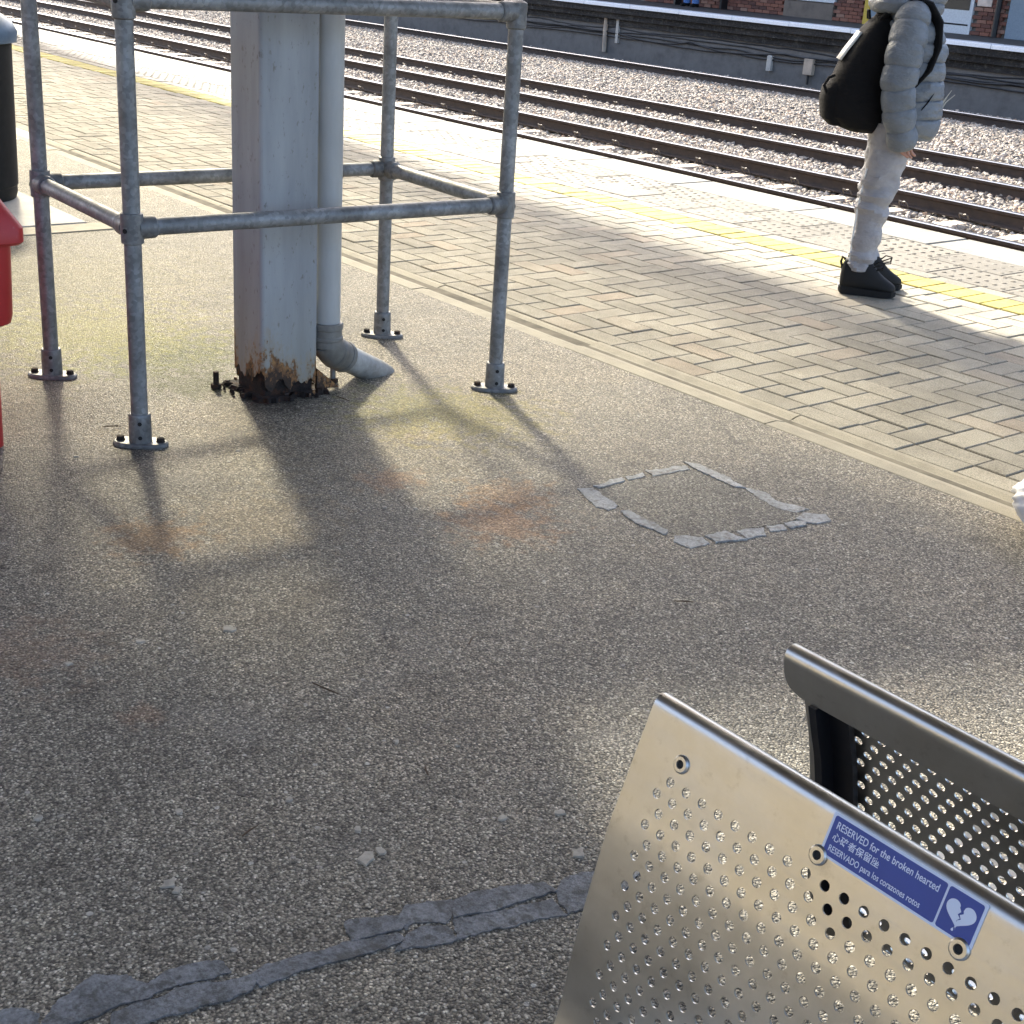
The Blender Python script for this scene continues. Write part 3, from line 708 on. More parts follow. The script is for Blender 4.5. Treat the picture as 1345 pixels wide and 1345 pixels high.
# ================================================================== THINGS ON THE NEAR PLATFORM
# ---- tubular guard round the column
gx, gy, th = -3.880, 1.469, -0.0429
GA, GB, ZM, ZT = .661, 1.135, .565, 1.095
guard = thing('tubular_guard_frame', (gx, gy, 0), 'galvanised tubular guard frame bolted round the grey column', 'guard rail', rz=th)
TR = .0215
corners = dict(L=(0, 0), P=(GA, 0), Rr=(GA, GB), B=(0, GB))
lean = dict(L=(0, 0), P=(.0, -.004), Rr=(-.02, .018), B=(-.018, .0))
for k, (x, y) in corners.items():
    lx, ly = lean[k]
    b = MB(); b.tube([(x + lx * .0, y, .02), (x, y, ZM), (x, y, ZT - .02)], TR, 20); b.build('post', GALV, guard)
    fl = MB()
    n = 20; ring = []
    for j in range(n):     # oval flange
        w = 2 * math.pi * j / n; c_, s_ = math.cos(w), math.sin(w); ring.append((.072 * math.copysign(abs(c_) ** .8, c_), .036 * math.copysign(abs(s_) ** .9, s_)))
    ang = math.atan2(.78, .62) - th
    rot = lambda a, c: (x + a * math.cos(ang) - c * math.sin(ang), y + a * math.sin(ang) + c * math.cos(ang))
    fl.loft([[(*rot(*p), .0) for p in ring], [(*rot(*p), .008) for p in ring], [(*rot(p[0]*.93, p[1]*.9), .012) for p in ring]], smooth=False)
    fo = fl.build('base_flange', GALV2, guard, bevel=.0015)
    b = MB(); b.lathe([(.0295, .006), (.0285, .07), (.0285, .082), (.026, .087), (.0205, .087)], (x, y, 0), 20); b.build('socket', GALV2, fo)
    for s in (-1, 1):
        q0 = rot(s * .052, 0); b = MB(); b.lathe([(.0125, .011), (.0125, .013), (.0105, .0135), (.0105, .021), (.008, .023)], (*q0, 0), 6 if s > 0 else 8, smooth=False); b.build('anchor_bolt', BOLT, fo)
    for zz in (.028, .066):
        a0 = rot(.0, 0); dxy = (math.cos(ang - 1.35), math.sin(ang - 1.35)); b = MB()
        b.tube([(x + dxy[0] * .026, y + dxy[1] * .026, zz), (x + dxy[0] * .0302, y + dxy[1] * .0302, zz)], .0055, 8); b.build('grub_screw', DARK, fo)
names = list(corners)
for z, nm in ((ZM, 'mid_rail'), (ZT, 'top_rail')):
    for a in range(4):
        p, q = corners[names[a]], corners[names[(a + 1) % 4]]
        d = Vector((q[0]-p[0], q[1]-p[1], 0)).normalized(); zz = z + (.0 if a % 2 == 0 else .0)
        b = MB(); b.tube([(p[0] + d.x * .03, p[1] + d.y * .03, zz), (q[0] - d.x * .03, q[1] - d.y * .03, zz)], TR, 20); b.build(nm, GALV, guard)
    for a in range(4):
        p = corners[names[a]]; nx_ = corners[names[(a + 1) % 4]]; pv = corners[names[a - 1]]
        b = MB()
        b.lathe([(.0235, -.038), (.0275, -.036), (.0285, 0), (.0275, .036), (.0235, .038)] if z == ZM else [(.0235, -.045), (.0275, -.042), (.0285, .0), (.0275, .024), (.018, .030)], (p[0], p[1], z), 20)
        for o in (nx_, pv):
            d = Vector((o[0]-p[0], o[1]-p[1], 0)).normalized(); P = Vector((p[0], p[1], z))
            b.tube([P + d * .012, P + d * .056, P + d * .060], [.0285, .0275, .0245], 18)
        fo = b.build('rail_fitting', GALV2, guard)
        dg = Vector((p[0] - (nx_[0] + pv[0]) / 2, p[1] - (nx_[1] + pv[1]) / 2, 0)).normalized()
        for sgn in (0.55,):
            dd = (Vector((dg.x, dg.y, 0))).normalized(); P = Vector((p[0], p[1], z - .004))
            b = MB(); b.tube([P + dd * .0255, P + dd * .0292], .0065, 8); b.build('grub_screw', DARK, fo)

# ---- column with flaking base
CX0, CX1, CY0, CY1 = -3.562, -3.391, 1.893, 2.079
ccx, ccy = (CX0 + CX1) / 2, (CY0 + CY1) / 2
colm = thing('steel_column', (ccx, ccy, 0), 'weathered pale grey box column with rusted flaking foot', 'column')
hx, hy = (CX1 - CX0) / 2, (CY1 - CY0) / 2
b = MB(); rr = .012
def rrect(hx, hy, r, z, seg=4):
    out = []
    for (sx, sy, a0) in ((1, 1, 0), (-1, 1, 90), (-1, -1, 180), (1, -1, 270)):
        for k in range(seg + 1):
            w = R(a0 + 90 * k / seg); out.append((sx * (hx - r) + r * math.cos(w), sy * (hy - r) + r * math.sin(w), z))
    return out
rc = random.Random(11)
rings = []
for k in range(14):
    z = -.01 + k * .022
    rings.append([(p[0] * (1 + rc.gauss(0, .010)), p[1] * (1 + rc.gauss(0, .010)), z + rc.gauss(0, .003)) for p in rrect(hx - .009, hy - .009, rr, 0)])
b.loft(rings, smooth=False); b.build('rusted_core', RUST, colm)
# painted skin, its lower rim flaked away in tongues
rim0 = []; seg = 96; base = rrect(hx, hy, rr, 0, 4)
per = []
for i in range(len(base)):
    a, c = Vector(base[i]), Vector(base[(i + 1) % len(base)]); L = (c - a).length; k = max(1, int(L / .0045))
    for t_ in range(k): per.append(a + (c - a) * (t_ / k))
nper = len(per); zz = []
ph = [rc.uniform(0, 6.28) for _ in range(8)]
for i, p in enumerate(per):
    u = i / nper * 2 * math.pi
    side_dark = p.y < -hy * .9                                # the face towards the bin is worst
    q_ = Vector((p.x * 24, p.y * 24, 3.3)); q2 = Vector((p.x * 75, p.y * 75, 1.3)); q3 = Vector((p.x * 190, p.y * 190, 7.3))
    base_z = .036 + .034 * mn.noise(q_) + .018 * mn.noise(q2) + .007 * mn.noise(q3)
    if side_dark: base_z += .03 + .03 * mn.noise(Vector((p.x * 30, 2, 2)))
    zz.append(max(.008, base_z))
r0 = [(p.x, p.y, z) for p, z in zip(per, zz)]; r1 = [(p.x, p.y, .20) for p in per]; r2 = [(p.x, p.y, 3.35) for p in per]
ri = [(p.x * .975, p.y * .975, z + .002) for p, z in zip(per, zz)]; ri1 = [(p.x * .975, p.y * .975, .2) for p in per]
b = MB(); b.loft([ri1, ri, r0, r1, r2], cap0=False, cap1=True, smooth=False); b.build('painted_shaft', COLP, colm)
b = MB(); b.prism(ragged([(-hx - .03, -hy - .02), (hx + .022, -hy - .028), (hx + .03, hy + .03), (-hx - .02, hy + .03)], .008, 5), -.004, .012, top_inset=.012); b.build('base_debris', RUST, colm)
for k in range(26):
    a = rc.uniform(0, 6.28); rx, ry = (hx + rc.uniform(.0, .05)) * (1.0), (hy + rc.uniform(.0, .05)); px_, py_ = max(-rx, min(rx, math.cos(a) * .14)), max(-ry, min(ry, math.sin(a) * .15)); s = rc.uniform(.004, .010)
    b = MB(); b.prism([(px_ + s * rc.uniform(.6, 1.3) * math.cos(t_ * 1.25), py_ + s * rc.uniform(.6, 1.3) * math.sin(t_ * 1.25)) for t_ in range(5)], .002, .012 + rc.uniform(0, .008), top_inset=.002); b.build('rust_flake', RUST if k % 3 else COLP, colm)
for (px_, py_, hgt, mt) in ((284, 510, .052, BOLT), (437, 503, .050, GALV2)):
    p = at_z(px_, py_); lx, ly = p.x - ccx, p.y - ccy
    b = MB(); b.tube([(lx, ly, -.002), (lx, ly, hgt)], .0085, 12, mi=0); o = b.build('holding_down_bolt', mt, colm)
    b = MB(); b.lathe([(.016, .002), (.016, .014), (.012, .016)], (lx, ly, 0), 6, smooth=False); b.build('nut', BOLT, o)
b = MB(); b.add([(hx, hy - .002, .01), (hx + .0, hy + .075, .008), (hx, hy - .002, .075), (hx - .012, hy - .002, .01), (hx - .012, hy + .075, .008), (hx - .012, hy - .002, .075)], [(0, 1, 2), (3, 5, 4), (0, 3, 4, 1), (1, 4, 5, 2), (2, 5, 3, 0)]); b.build('gusset_plate', COLP, colm)

# ---- downpipe
dpy = 2.124; dpx = at_y(431.5, 300, dpy).x
dpt = thing('downpipe', (dpx, dpy, 0), 'grey plastic downpipe with kicked out shoe behind the column', 'downpipe')
PR_ = .038
def mk_pipe():
    m = Mat('pale_grey_pipe'); n = m.noise(7, 6, .65, None, 'Fac', (1, 1, .3)); d = m.noise(30, 5, .7); z_ = m.new('ShaderNodeSeparateXYZ'); m.l.new(m.tc.outputs['Object'], z_.inputs[0])
    c = m.ramp(n, [(.3, (.36, .365, .355)), (.7, (.50, .505, .49))])
    low = m.ramp(m.math('ADD', m.math('MULTIPLY', z_.outputs['Z'], 5.0), m.math('MULTIPLY', d, 1.1)), [(.45, 1), (1.1, 0)])
    m.col(m.mix(m.math('MULTIPLY', low, .75), c, (.11, .09, .06))); m.rough(.5); return m.m
PIPEL = mk_pipe()
b = MB(); b.tube([(0, 0, .17), (0, 0, 3.3)], PR_, 24); b.build('pipe', PIPEL, dpt)
b = MB(); b.lathe([(.0395, .130), (.0445, .133), (.0445, .152), (.047, .155), (.047, .163), (.0445, .166), (.0445, .185), (.0475, .188), (.0475, .203), (.0445, .206), (.040, .206)], (0, 0, 0), 24); b.build('socket_collar', PIPEG, dpt)
_e = at_z(500, 488); e_ = Vector((_e.x - dpx, _e.y - dpy, 0)) * .98
E3 = lambda u, z: (e_.x * u, e_.y * u, z)
b = MB(); b.tube([E3(0, .145), E3(.03, .128), E3(.10, .112), E3(.20, .098), E3(.34, .080)], [.0445, .046, .047, .047, .045], 22); b.build('elbow', PIPEG, dpt)
for u, z in ((.14, .106), (.30, .085)):
    b = MB(); b.tube([E3(u - .03, z + .004), E3(u, z), E3(u + .03, z - .004)], [.0475, .0495, .0475], 22); b.build('elbow_lip', PIPEG, dpt)
b = MB(); b.tube([E3(.28, .088), E3(.60, .046), E3(.95, .002), E3(1.1, -.02)], [.041, .041, .040, .039], 22); b.build('shoe', PIPEL, dpt)

# ---- red bin at the left edge of the view
rb = at_z(0, 585); 
rbt = thing('red_bin', (rb.x + .01, rb.y, 0), 'bright red plastic bin with overhanging lid at the left edge', 'bin')
def box_rot(b, x0, x1, y0, y1, z0, z1, taper=0):
    b.add([(x0+taper, y0+taper, z0), (x1-taper, y0+taper, z0), (x1-taper, y1-taper, z0), (x0+taper, y1-taper, z0), (x0, y0, z1), (x1, y0, z1), (x1, y1, z1), (x0, y1, z1)], [(0,3,2,1),(4,5,6,7),(0,1,5,4),(1,2,6,5),(2,3,7,6),(3,0,4,7)])
def frus(b, hx0, hy0, z0, hx1, hy1, z1, r=.03, cx=0, cy=0, ox=0, oy=0, cap0=True, cap1=True):
    f = lambda hx_, hy_, z: [(p[0] + cx, p[1] + cy, z) for p in rrect(hx_, hy_, min(r, hx_ * .9, hy_ * .9), z, 5)]
    b.loft([f(hx0, hy0, z0), f(hx1, hy1, z1)], cap0=cap0, cap1=cap1)
cxr, cyr = -.288, -.228      # bin centre from its foot corner
b = MB(); frus(b, .30, .24, 0, .305, .245, .335, .035, cxr, cyr); b.build('foot', RED, rbt)
f = lambda hx_, hy_, z, r=.05: [(p[0] + cxr, p[1] + cyr, z) for p in rrect(hx_, hy_, r, z, 5)]
b = MB(); b.loft([f(.322, .262, .318), f(.335, .275, .326), f(.339, .279, .345), f(.345, .285, .54)]); b.build('body', RED, rbt)
b = MB(); b.loft([f(.358, .298, .525, .03), f(.364, .304, .532, .03), f(.364, .304, .565, .03), f(.325, .265, .632, .03), f(.25, .19, .66), f(.1, .08, .67)]); b.build('lid', RED, rbt)

# ---- black litter bin behind
RV = Vector((.6456, .7637, 0))
p = at_z(22, 264) - RV * .25
lb = thing('litter_bin', (p.x, p.y, .006), 'tall black litter bin with blue grey top on pale slabs', 'bin')
b = MB(); b.lathe([(.235, 0), (.245, .03), (.245, .06), (.25, .065), (.262, .70)], (0, 0, 0), 28); b.build('body', BINB, lb)
b = MB(); b.lathe([(.262, .70), (.285, .705), (.29, .75), (.27, .79), (.2, .84), (.08, .87)], (0, 0, 0), 28); b.build('top', BINL, lb)
b = MB(); b.box(.20, .268, -.1, .1, .56, .66); b.build('mouth', DARK, lb)

# ---- white carrier bag at the right edge
p = at_z(1336, 702) + RV * .135
bagt = thing('plastic_bag', (p.x, p.y, 0), 'crumpled white plastic bag at the right edge of the paving', 'bag')
bm = bmesh.new(); bmesh.ops.create_icosphere(bm, subdivisions=5, radius=1)
for v in bm.verts:
    c = v.co.copy(); n1 = mn.noise(c * 2.1 + Vector((3, 1, 7))); n2 = 1 - abs(mn.noise(c * 4.3 + Vector((9, 4, 2)))) * 2; n3 = 1 - abs(mn.noise(c * 9)) * 2
    k = 1 + .18 * n1 + .10 * n2 + .045 * n3
    z = c.z * .095 * k + .088
    v.co = Vector((c.x * .14 * k * (1.05 - max(0, c.z) * .25), c.y * .13 * k * (1.05 - max(0, c.z) * .25), max(.002 + .003 * abs(n3), z)))
me = bpy.data.meshes.new('bag_body'); bm.to_mesh(me); bm.free(); me.materials.append(BAGM)
for q in me.polygons: q.use_smooth = True
link('bag_body', me, bagt)
for s in (-1, 1):
    b = MB(); b.tube([(s * .05, -.02, .15), (s * .075, -.03, .20), (s * .06, -.01, .225), (s * .02, .0, .20), (s * .015, .0, .15)], [.02, .014, .010, .014, .02], 8, flat=.35); b.build('bag_handle', BAGM, bagt)

# ------------------------------------------------------------------ bench, two perforated shells back to back
BX0 = -.670; BLEN = 1.30; YM = .8205
bench = thing('station_bench', (BX0, YM, 0), 'perforated stainless steel back to back bench with blue sticker', 'bench')
def smooth_profile(pts, step=.0035):
    P = [Vector((a, c)) for a, c in pts]; out = []
    for i in range(len(P) - 1):
        p0, p1, p2, p3 = P[max(i-1, 0)], P[i], P[i+1], P[min(i+2, len(P)-1)]
        n = max(1, int((p2 - p1).length / step))
        for t in range(n):
            u = t / n; out.append(.5 * ((2*p1) + (p2-p0)*u + (2*p0-5*p1+4*p2-p3)*u*u + (3*p1-p0-3*p2+p3)*u**3))
    out.append(P[-1]); return out
# profile in (y, z): from the hanging lip over the roll, down the back, round into the seat
ang = R(19.9); tdir = Vector((-math.sin(ang), -math.cos(ang)))      # down the back
nrm = Vector((math.cos(ang), -math.sin(ang)))                       # away from the sitter
T0 = Vector((.7335, .7175)); rr_ = .0105
start = T0 + tdir * .010                                             # back surface starts here
ctr = start + nrm * rr_
roll = []
for k in range(0, 13):
    a = -R(165) + R(165) * k / 12.0
    roll.append(ctr + (-nrm) * (rr_ * math.cos(a)) + tdir * (rr_ * math.sin(a)))
lipdir = Vector((math.sin(R(-12)), -math.cos(R(-12))))
lip = [roll[0] + lipdir * .034, roll[0] + lipdir * .020, roll[0] + lipdir * .006]
back_pts = [start + tdir * .02, Vector((.7155, .668)), Vector((.7035, .634)), Vector((.6935, .606)), Vector((.6765, .540)), Vector((.6645, .482)), Vector((.6575, .435)), Vector((.642, .397)), Vector((.612, .377)), Vector((.55, .369)), Vector((.40, .372)), Vector((.29, .384)), Vector((.252, .378)), Vector((.236, .355)), Vector((.238, .335))]
pts_all = [tuple(v) for v in lip + roll + back_pts]
PROF = smooth_profile(pts_all)
S = [0.0]
for i in range(1, len(PROF)): S.append(S[-1] + (PROF[i] - PROF[i-1]).length)
S = np.array(S); PY = np.array([p.x for p in PROF]); PZ = np.array([p.y for p in PROF])
d0 = np.hypot(PY - start.x, PZ - start.y); s_start = S[int(np.argmin(d0))]
S = S - s_start + .010                                               # s = 0 at the top corner, as measured
def shell(name, s0, s1, holes, side, parent, thick=.0016, HP=.01735, VP=.01385, first=.0585, xoff=.0385, hr=.0043):
    """sheet swept along x with punched holes; side=+1 near shell, -1 far shell (mirrored about the bench's middle)"""
    fv = []; ff = []; rim = []
    def P(x, s, off=0.0):
        y = np.interp(s, S, PY); z = np.interp(s, S, PZ); e = .0015
        ty = np.interp(s + e, S, PY) - np.interp(s - e, S, PY); tz = np.interp(s + e, S, PZ) - np.interp(s - e, S, PZ); L = math.hypot(ty, tz) or 1
        y += -tz / L * off; z += ty / L * off
        return (x, side * (y - YM), z)
    verts = {}; V = []
    def vid(x, s):
        k = (round(x, 5), round(s, 5))
        if k not in verts: verts[k] = len(V); V.append((x, s))
        return verts[k]
    faces = []; holes_loops = []
    hx0_, hx1_ = xoff - HP * .75, xoff - HP * .75 + HP * .5 + HP * math.floor((BLEN - 2 * xoff) / HP) + HP * .5
    if holes:
        nrows = int((s1 - .012 - first) / VP); ha = first - VP / 2; hb = ha + nrows * VP
    else: ha = hb = s0
    ncell = int(math.floor((hx1_ - hx0_) / (HP / 2)))
    xg = [0.0, .004] + [hx0_ + HP / 2 * k for k in range(ncell + 1)] + [BLEN - .004, BLEN]
    def plainrows(a, c, step):
        if c - a < 1e-6: return
        n = max(1, int(math.ceil((c - a) / step))); ss = [a + (c - a) * k / n for k in range(n + 1)]
        for k in range(n):
            for m in range(len(xg) - 1):
                faces.append((vid(xg[m], ss[k]), vid(xg[m+1], ss[k]), vid(xg[m+1], ss[k+1]), vid(xg[m], ss[k+1])))
    plainrows(s0, ha, .0035)
    if holes:
        for r in range(nrows):
            a, c = ha + r * VP, ha + (r + 1) * VP; mid = (a + c) / 2; odd = r % 2
            sh = 1 if odd == 0 else 0                       # half-pitch stagger
            for m in (0, 1, len(xg) - 3, len(xg) - 2):
                faces.append((vid(xg[m], a), vid(xg[m+1], a), vid(xg[m+1], c), vid(xg[m], c)))
            k = 2; last = len(xg) - 3
            if sh: faces.append((vid(xg[k], a), vid(xg[k+1], a), vid(xg[k+1], c), vid(xg[k], c))); k += 1
            while k + 2 <= last:
                x0, x1, x2 = xg[k], xg[k+1], xg[k+2]
                bd = [vid(x0, a), vid(x1, a), vid(x2, a), vid(x2, c), vid(x1, c), vid(x0, c)]
                bxy = [(x0, a), (x1, a), (x2, a), (x2, c), (x1, c), (x0, c)]
                H = []
                for t in range(12):
                    w = -math.pi * .75 - math.pi * .0 + 2 * math.pi * t / 12
                    H.append(vid(x1 + hr * math.cos(w), mid + hr * math.sin(w)))
                holes_loops.append(H)
                # corner order: x0a(-135), x1a(-90), x2a(-45), x2c(45), x1c(90), x0c(135)
                aidx = [0, 1.5, 3, 6, 7.5, 9]
                faces.append((bd[0], bd[1], H[2], H[1], H[0])); faces.append((bd[1], bd[2], H[3], H[2]))
                faces.append((bd[2], bd[3], H[6], H[5], H[4], H[3])); faces.append((bd[3], bd[4], H[8], H[7], H[6]))
                faces.append((bd[4], bd[5], H[9], H[8])); faces.append((bd[5], bd[0], H[0], H[11], H[10], H[9]))
                k += 2
            while k < last:
                faces.append((vid(xg[k], a), vid(xg[k+1], a), vid(xg[k+1], c), vid(xg[k], c))); k += 1
        plainrows(hb, s1, .005)
    # rounded ends of the lip
    smin = S[0]
    def xr(x, s):
        d = s - smin; r = .02
        if s0 <= smin + 1e-6 and d < r:
            ins = r - math.sqrt(max(0, r*r - (r - d)**2)); c = BLEN / 2
            return c + (x - c) * (1 - ins / c)
        return x
    b = MB()
    front = [P(xr(x, s), s, 0) for x, s in V]; backv = [P(xr(x, s), s, thick * 1.0) for x, s in V]
    b.add(front, faces, 0, True); b.add(backv, [tuple(reversed(f)) for f in faces], 0, True)
    rv_, rf = [], []
    for H in holes_loops:
        o = len(rv_); n = len(H)
        rv_ += [front[i] for i in H] + [backv[i] for i in H]
        rf += [(o + j, o + n + j, o + n + (j+1) % n, o + (j+1) % n) for j in range(n)]
    # outer border
    from collections import Counter
    ec = Counter()
    for f in faces:
        for j in range(len(f)): ec[tuple(sorted((f[j], f[(j+1) % len(f)])))] += 1
    hs = set()
    for H in holes_loops:
        for j in range(len(H)): hs.add(tuple(sorted((H[j], H[(j+1) % len(H)]))))
    for e, c_ in ec.items():
        if c_ == 1 and e not in hs:
            o = len(rv_); rv_ += [front[e[0]], front[e[1]], backv[e[1]], backv[e[0]]]; rf.append((o, o+1, o+2, o+3))
    b.add(rv_, rf, 0, False)
    me = bpy.data.meshes.new(name); me.from_pydata(b.v, [], b.f); me.materials.append(STEEL); me.polygons.foreach_set('use_smooth', b.sm)
    me.update(); o = bpy.data.objects.new(name, me); COL.objects.link(o); o.parent = parent; return o
SB = .372
for side in (1, -1):
    bk = shell('backrest', S[0], SB, True, side, bench)
    st = shell('seat', SB, S[-1], True, side, bench, first=SB + .06)
    # bracket rib behind the backrest, seat beam, legs
    for xa in ((.030, .62, BLEN - .058) if side < 0 else (.62, BLEN - .058)):
        b = MB(); ring = []
        for s in np.linspace(.052, .36, 26):
            y, z = np.interp(s, S, PY), np.interp(s, S, PZ); 
            ring.append([(xa, side * (y + .006 - YM), z), (xa + .030, side * (y + .006 - YM), z), (xa + .030, side * (y + .013 - YM), z), (xa + .008, side * (y + .013 - YM), z), (xa + .008, side * (y + .030 - YM), z), (xa, side * (y + .030 - YM), z)])
        b.loft(ring, smooth=False); b.build('back_bracket', STEEL_D, bench)
for xa in (.25, BLEN - .31):
    b = MB(); b.box(xa, xa + .06, -.06, .06, .0, .34); b.build('leg', STEEL_D, bench, bevel=.006)
    b = MB(); b.box(xa - .0, xa + .06, -.50, .50, .30, .335); b.build('seat_bearer', STEEL_D, bench, bevel=.004)
    b = MB(); b.box(xa - .05, xa + .11, -.11, .11, .001, .012); b.build('foot_plate', STEEL_D, bench, bevel=.003)
b = MB(); b.box(.02, BLEN - .02, -.045, .045, .24, .30); b.build('main_beam', STEEL_D, bench, bevel=.006)
# rivets on the near backrest
e2 = Vector((0, tdir.x, tdir.y)); e1 = Vector((1, 0, 0)); nout = Vector((0, -nrm.x, -nrm.y))
def on_back(u, s, off=0.0): 
    return Vector((u, np.interp(s, S, PY) - YM, np.interp(s, S, PZ))) + nout * off
for u, s in ((.0468, .0405), (.1856, .0415), (.3051, .0428), (.62, .042), (.9, .042)):
    c = on_back(u, s); b = MB()
    A, B_ = e1, e2
    rg_ = lambda r, o: [tuple(c + A * (r * math.cos(2*math.pi*t/18)) + B_ * (r * math.sin(2*math.pi*t/18)) + nout * o) for t in range(18)]
    b.loft([rg_(.0078, -.0005), rg_(.0076, .0012), rg_(.0062, .0024), rg_(.0036, .0024), rg_(.0032, .0008)], mi=0, cap0=False, cap1=False); 
    o = b.build('button_screw', STEEL, bench); b = MB(); b.loft([rg_(.0034, .0002), rg_(.0032, .0010)], cap0=False); b.build('screw_socket', DARK, o)

# sticker: white plate, blue fields, lettering and broken heart
SW, SHT = .127, .0335
o0 = on_back(.1855, .0062, .0009)
Msign = Matrix.Translation(o0) @ Matrix(((1, 0, 0, 0), (0, -e2.y, nout.y, 0), (0, -e2.z, nout.z, 0), (0, 0, 0, 1))).to_4x4()
def on_sign(name, b, mat, parent):
    me = b.mesh(name, mat); me.transform(Msign); o = bpy.data.objects.new(name, me); COL.objects.link(o); o.parent = parent; return o
def rpoly(x0, x1, y0, y1, r, seg=5):
    out = []
    for (cx_, cy_, a0) in ((x1-r, y1-r, 0), (x0+r, y1-r, 90), (x0+r, y0+r, 180), (x1-r, y0+r, 270)):
        for k in range(seg + 1): w = R(a0 + 90*k/seg); out.append((cx_ + r*math.cos(w), cy_ + r*math.sin(w)))
    return out
b = MB(); b.prism(rpoly(0, SW, -SHT, 0, .0015), 0, .0006); plate = on_sign('sticker', b, SIGNW, bench); plate['label'] = 'blue and white reserved sticker with a broken heart'
XS = .0965
b = MB(); b.prism(rpoly(.0022, XS, -SHT + .0020, -.0020, .0018), .0006, .00085); on_sign('text_field', b, SIGNB, plate)
b = MB(); b.prism(rpoly(XS + .0017, SW - .0022, -SHT + .0020, -.0020, .0018), .0006, .00085); on_sign('heart_field', b, SIGNB, plate)
def letters(txt, x, y, size, mat, width=None):
    cu = bpy.data.curves.new('lettering', 'FONT'); cu.body = txt; cu.size = size; cu.extrude = 0; cu.offset = size * .012
    to = bpy.data.objects.new('tmp', cu); COL.objects.link(to); bpy.context.view_layer.update()
    me = bpy.data.meshes.new_from_object(to.evaluated_get(bpy.context.evaluated_depsgraph_get())); bpy.data.objects.remove(to)
    me.name = 'lettering'; xs_ = [v.co.x for v in me.vertices] or [0]; k = 1.0
    if width: k = width / (max(xs_) - min(xs_) or 1)
    me.transform(Msign @ Matrix.Translation((x, y, .00105)) @ Matrix.Diagonal((k, 1, 1, 1)))
    me.materials.clear(); me.materials.append(mat); o = bpy.data.objects.new('lettering', me); COL.objects.link(o); o.parent = plate; return o
letters('RESERVED for the broken hearted', .0055, -.0108, .0078, SIGNW, .086)
letters('\u5fc3\u788e\u8005\u4fdd\u7559\u5ea7', .0055, -.0192, .0068, SIGNW)
letters('RESERVADO para los corazones rotos', .0055, -.0278, .0066, SIGNW, .078)
hx_, hy_ = XS + .0150, -.0155
def heart(side):
    P = []
    for k in range(0, 25):
        t = math.pi * k / 24
        X = 16 * math.sin(t) ** 3; Y = 13 * math.cos(t) - 5 * math.cos(2*t) - 2 * math.cos(3*t) - math.cos(4*t)
        P.append((X * .00066, Y * .00068))
    zig = [(.0, -.0095), (.0012, -.0072), (-.0008, -.0052), (.0013, -.003), (-.0008, -.0008), (.0012, .0014), (0, .0034)]
    off = .00055
    poly = [p for p in P[1:-1]]
    poly = [(max(p[0], .0008), p[1]) for p in poly] + [(z_[0] + off, z_[1]) for z_ in zig]
    if side < 0: poly = [(-p[0] + 2 * 0 , p[1]) for p in [(max(q[0], .0008), q[1]) for q in P[1:-1]]] + [(z_[0] - off, z_[1]) for z_ in zig]
    rt = R(-8) * side; return [(hx_ + p[0]*math.cos(rt) - p[1]*math.sin(rt) + side * .0003, hy_ + p[0]*math.sin(rt) + p[1]*math.cos(rt)) for p in poly]
for s in (1, -1):
    pl = heart(s); b = MB(); b.add([(x, y, .00105) for x, y in pl], [tuple(range(len(pl)))]); on_sign('heart_half', b, SIGNW, plate)
b = MB(); dp_ = [(hx_ - .0012 + .0009 * math.sin(t), hy_ - .0122 - .0009 * math.cos(t)) for t in np.linspace(-2.4, 2.4, 10)] + [(hx_ - .0012, hy_ - .0105)]
b.add([(x, y, .00105) for x, y in dp_], [tuple(range(len(dp_)))]); on_sign('drop', b, SIGNW, plate)

# ------------------------------------------------------------------ people
def skin_body(name, joints, edges, mat, parent, root=0, subd=2):
    me = bpy.data.meshes.new(name); me.from_pydata([j[0] for j in joints], edges, []); me.update()
    o = bpy.data.objects.new(name, me); COL.objects.link(o); o.parent = parent
    o.modifiers.new('Skin', 'SKIN')
    sv = me.skin_vertices[0].data if len(me.skin_vertices) else None
    if sv is None:
        bpy.context.view_layer.objects.active = o; bpy.ops.object.modifier_remove(modifier='Skin')
        bpy.ops.object.modifier_add(type='SKIN'); sv = me.skin_vertices[0].data
    for i, j in enumerate(joints):
        r = j[1]; sv[i].radius = (r, r) if not hasattr(r, '__len__') else r; sv[i].use_root = (i == root)
    o.modifiers[-1].use_smooth_shade = True
    sd = o.modifiers.new('Subdivision', 'SUBSURF'); sd.levels = subd; sd.render_levels = subd
    me.materials.append(mat); return o
def ell(cx, cy, z, a, c, n=28, p=2.0, tilt=0.0):
    out = []
    for j in range(n):
        w = 2 * math.pi * j / n; cc, ss = math.cos(w), math.sin(w)
        x = a * math.copysign(abs(cc) ** (2 / p), cc); y = c * math.copysign(abs(ss) ** (2 / p), ss)
        out.append((cx + x, cy + y, z + tilt * x))
    return out
def tube_rings(path, radii, seg=24, wob=None, seed=0):
    b = MB(); b.tube(path, radii, seg); return b
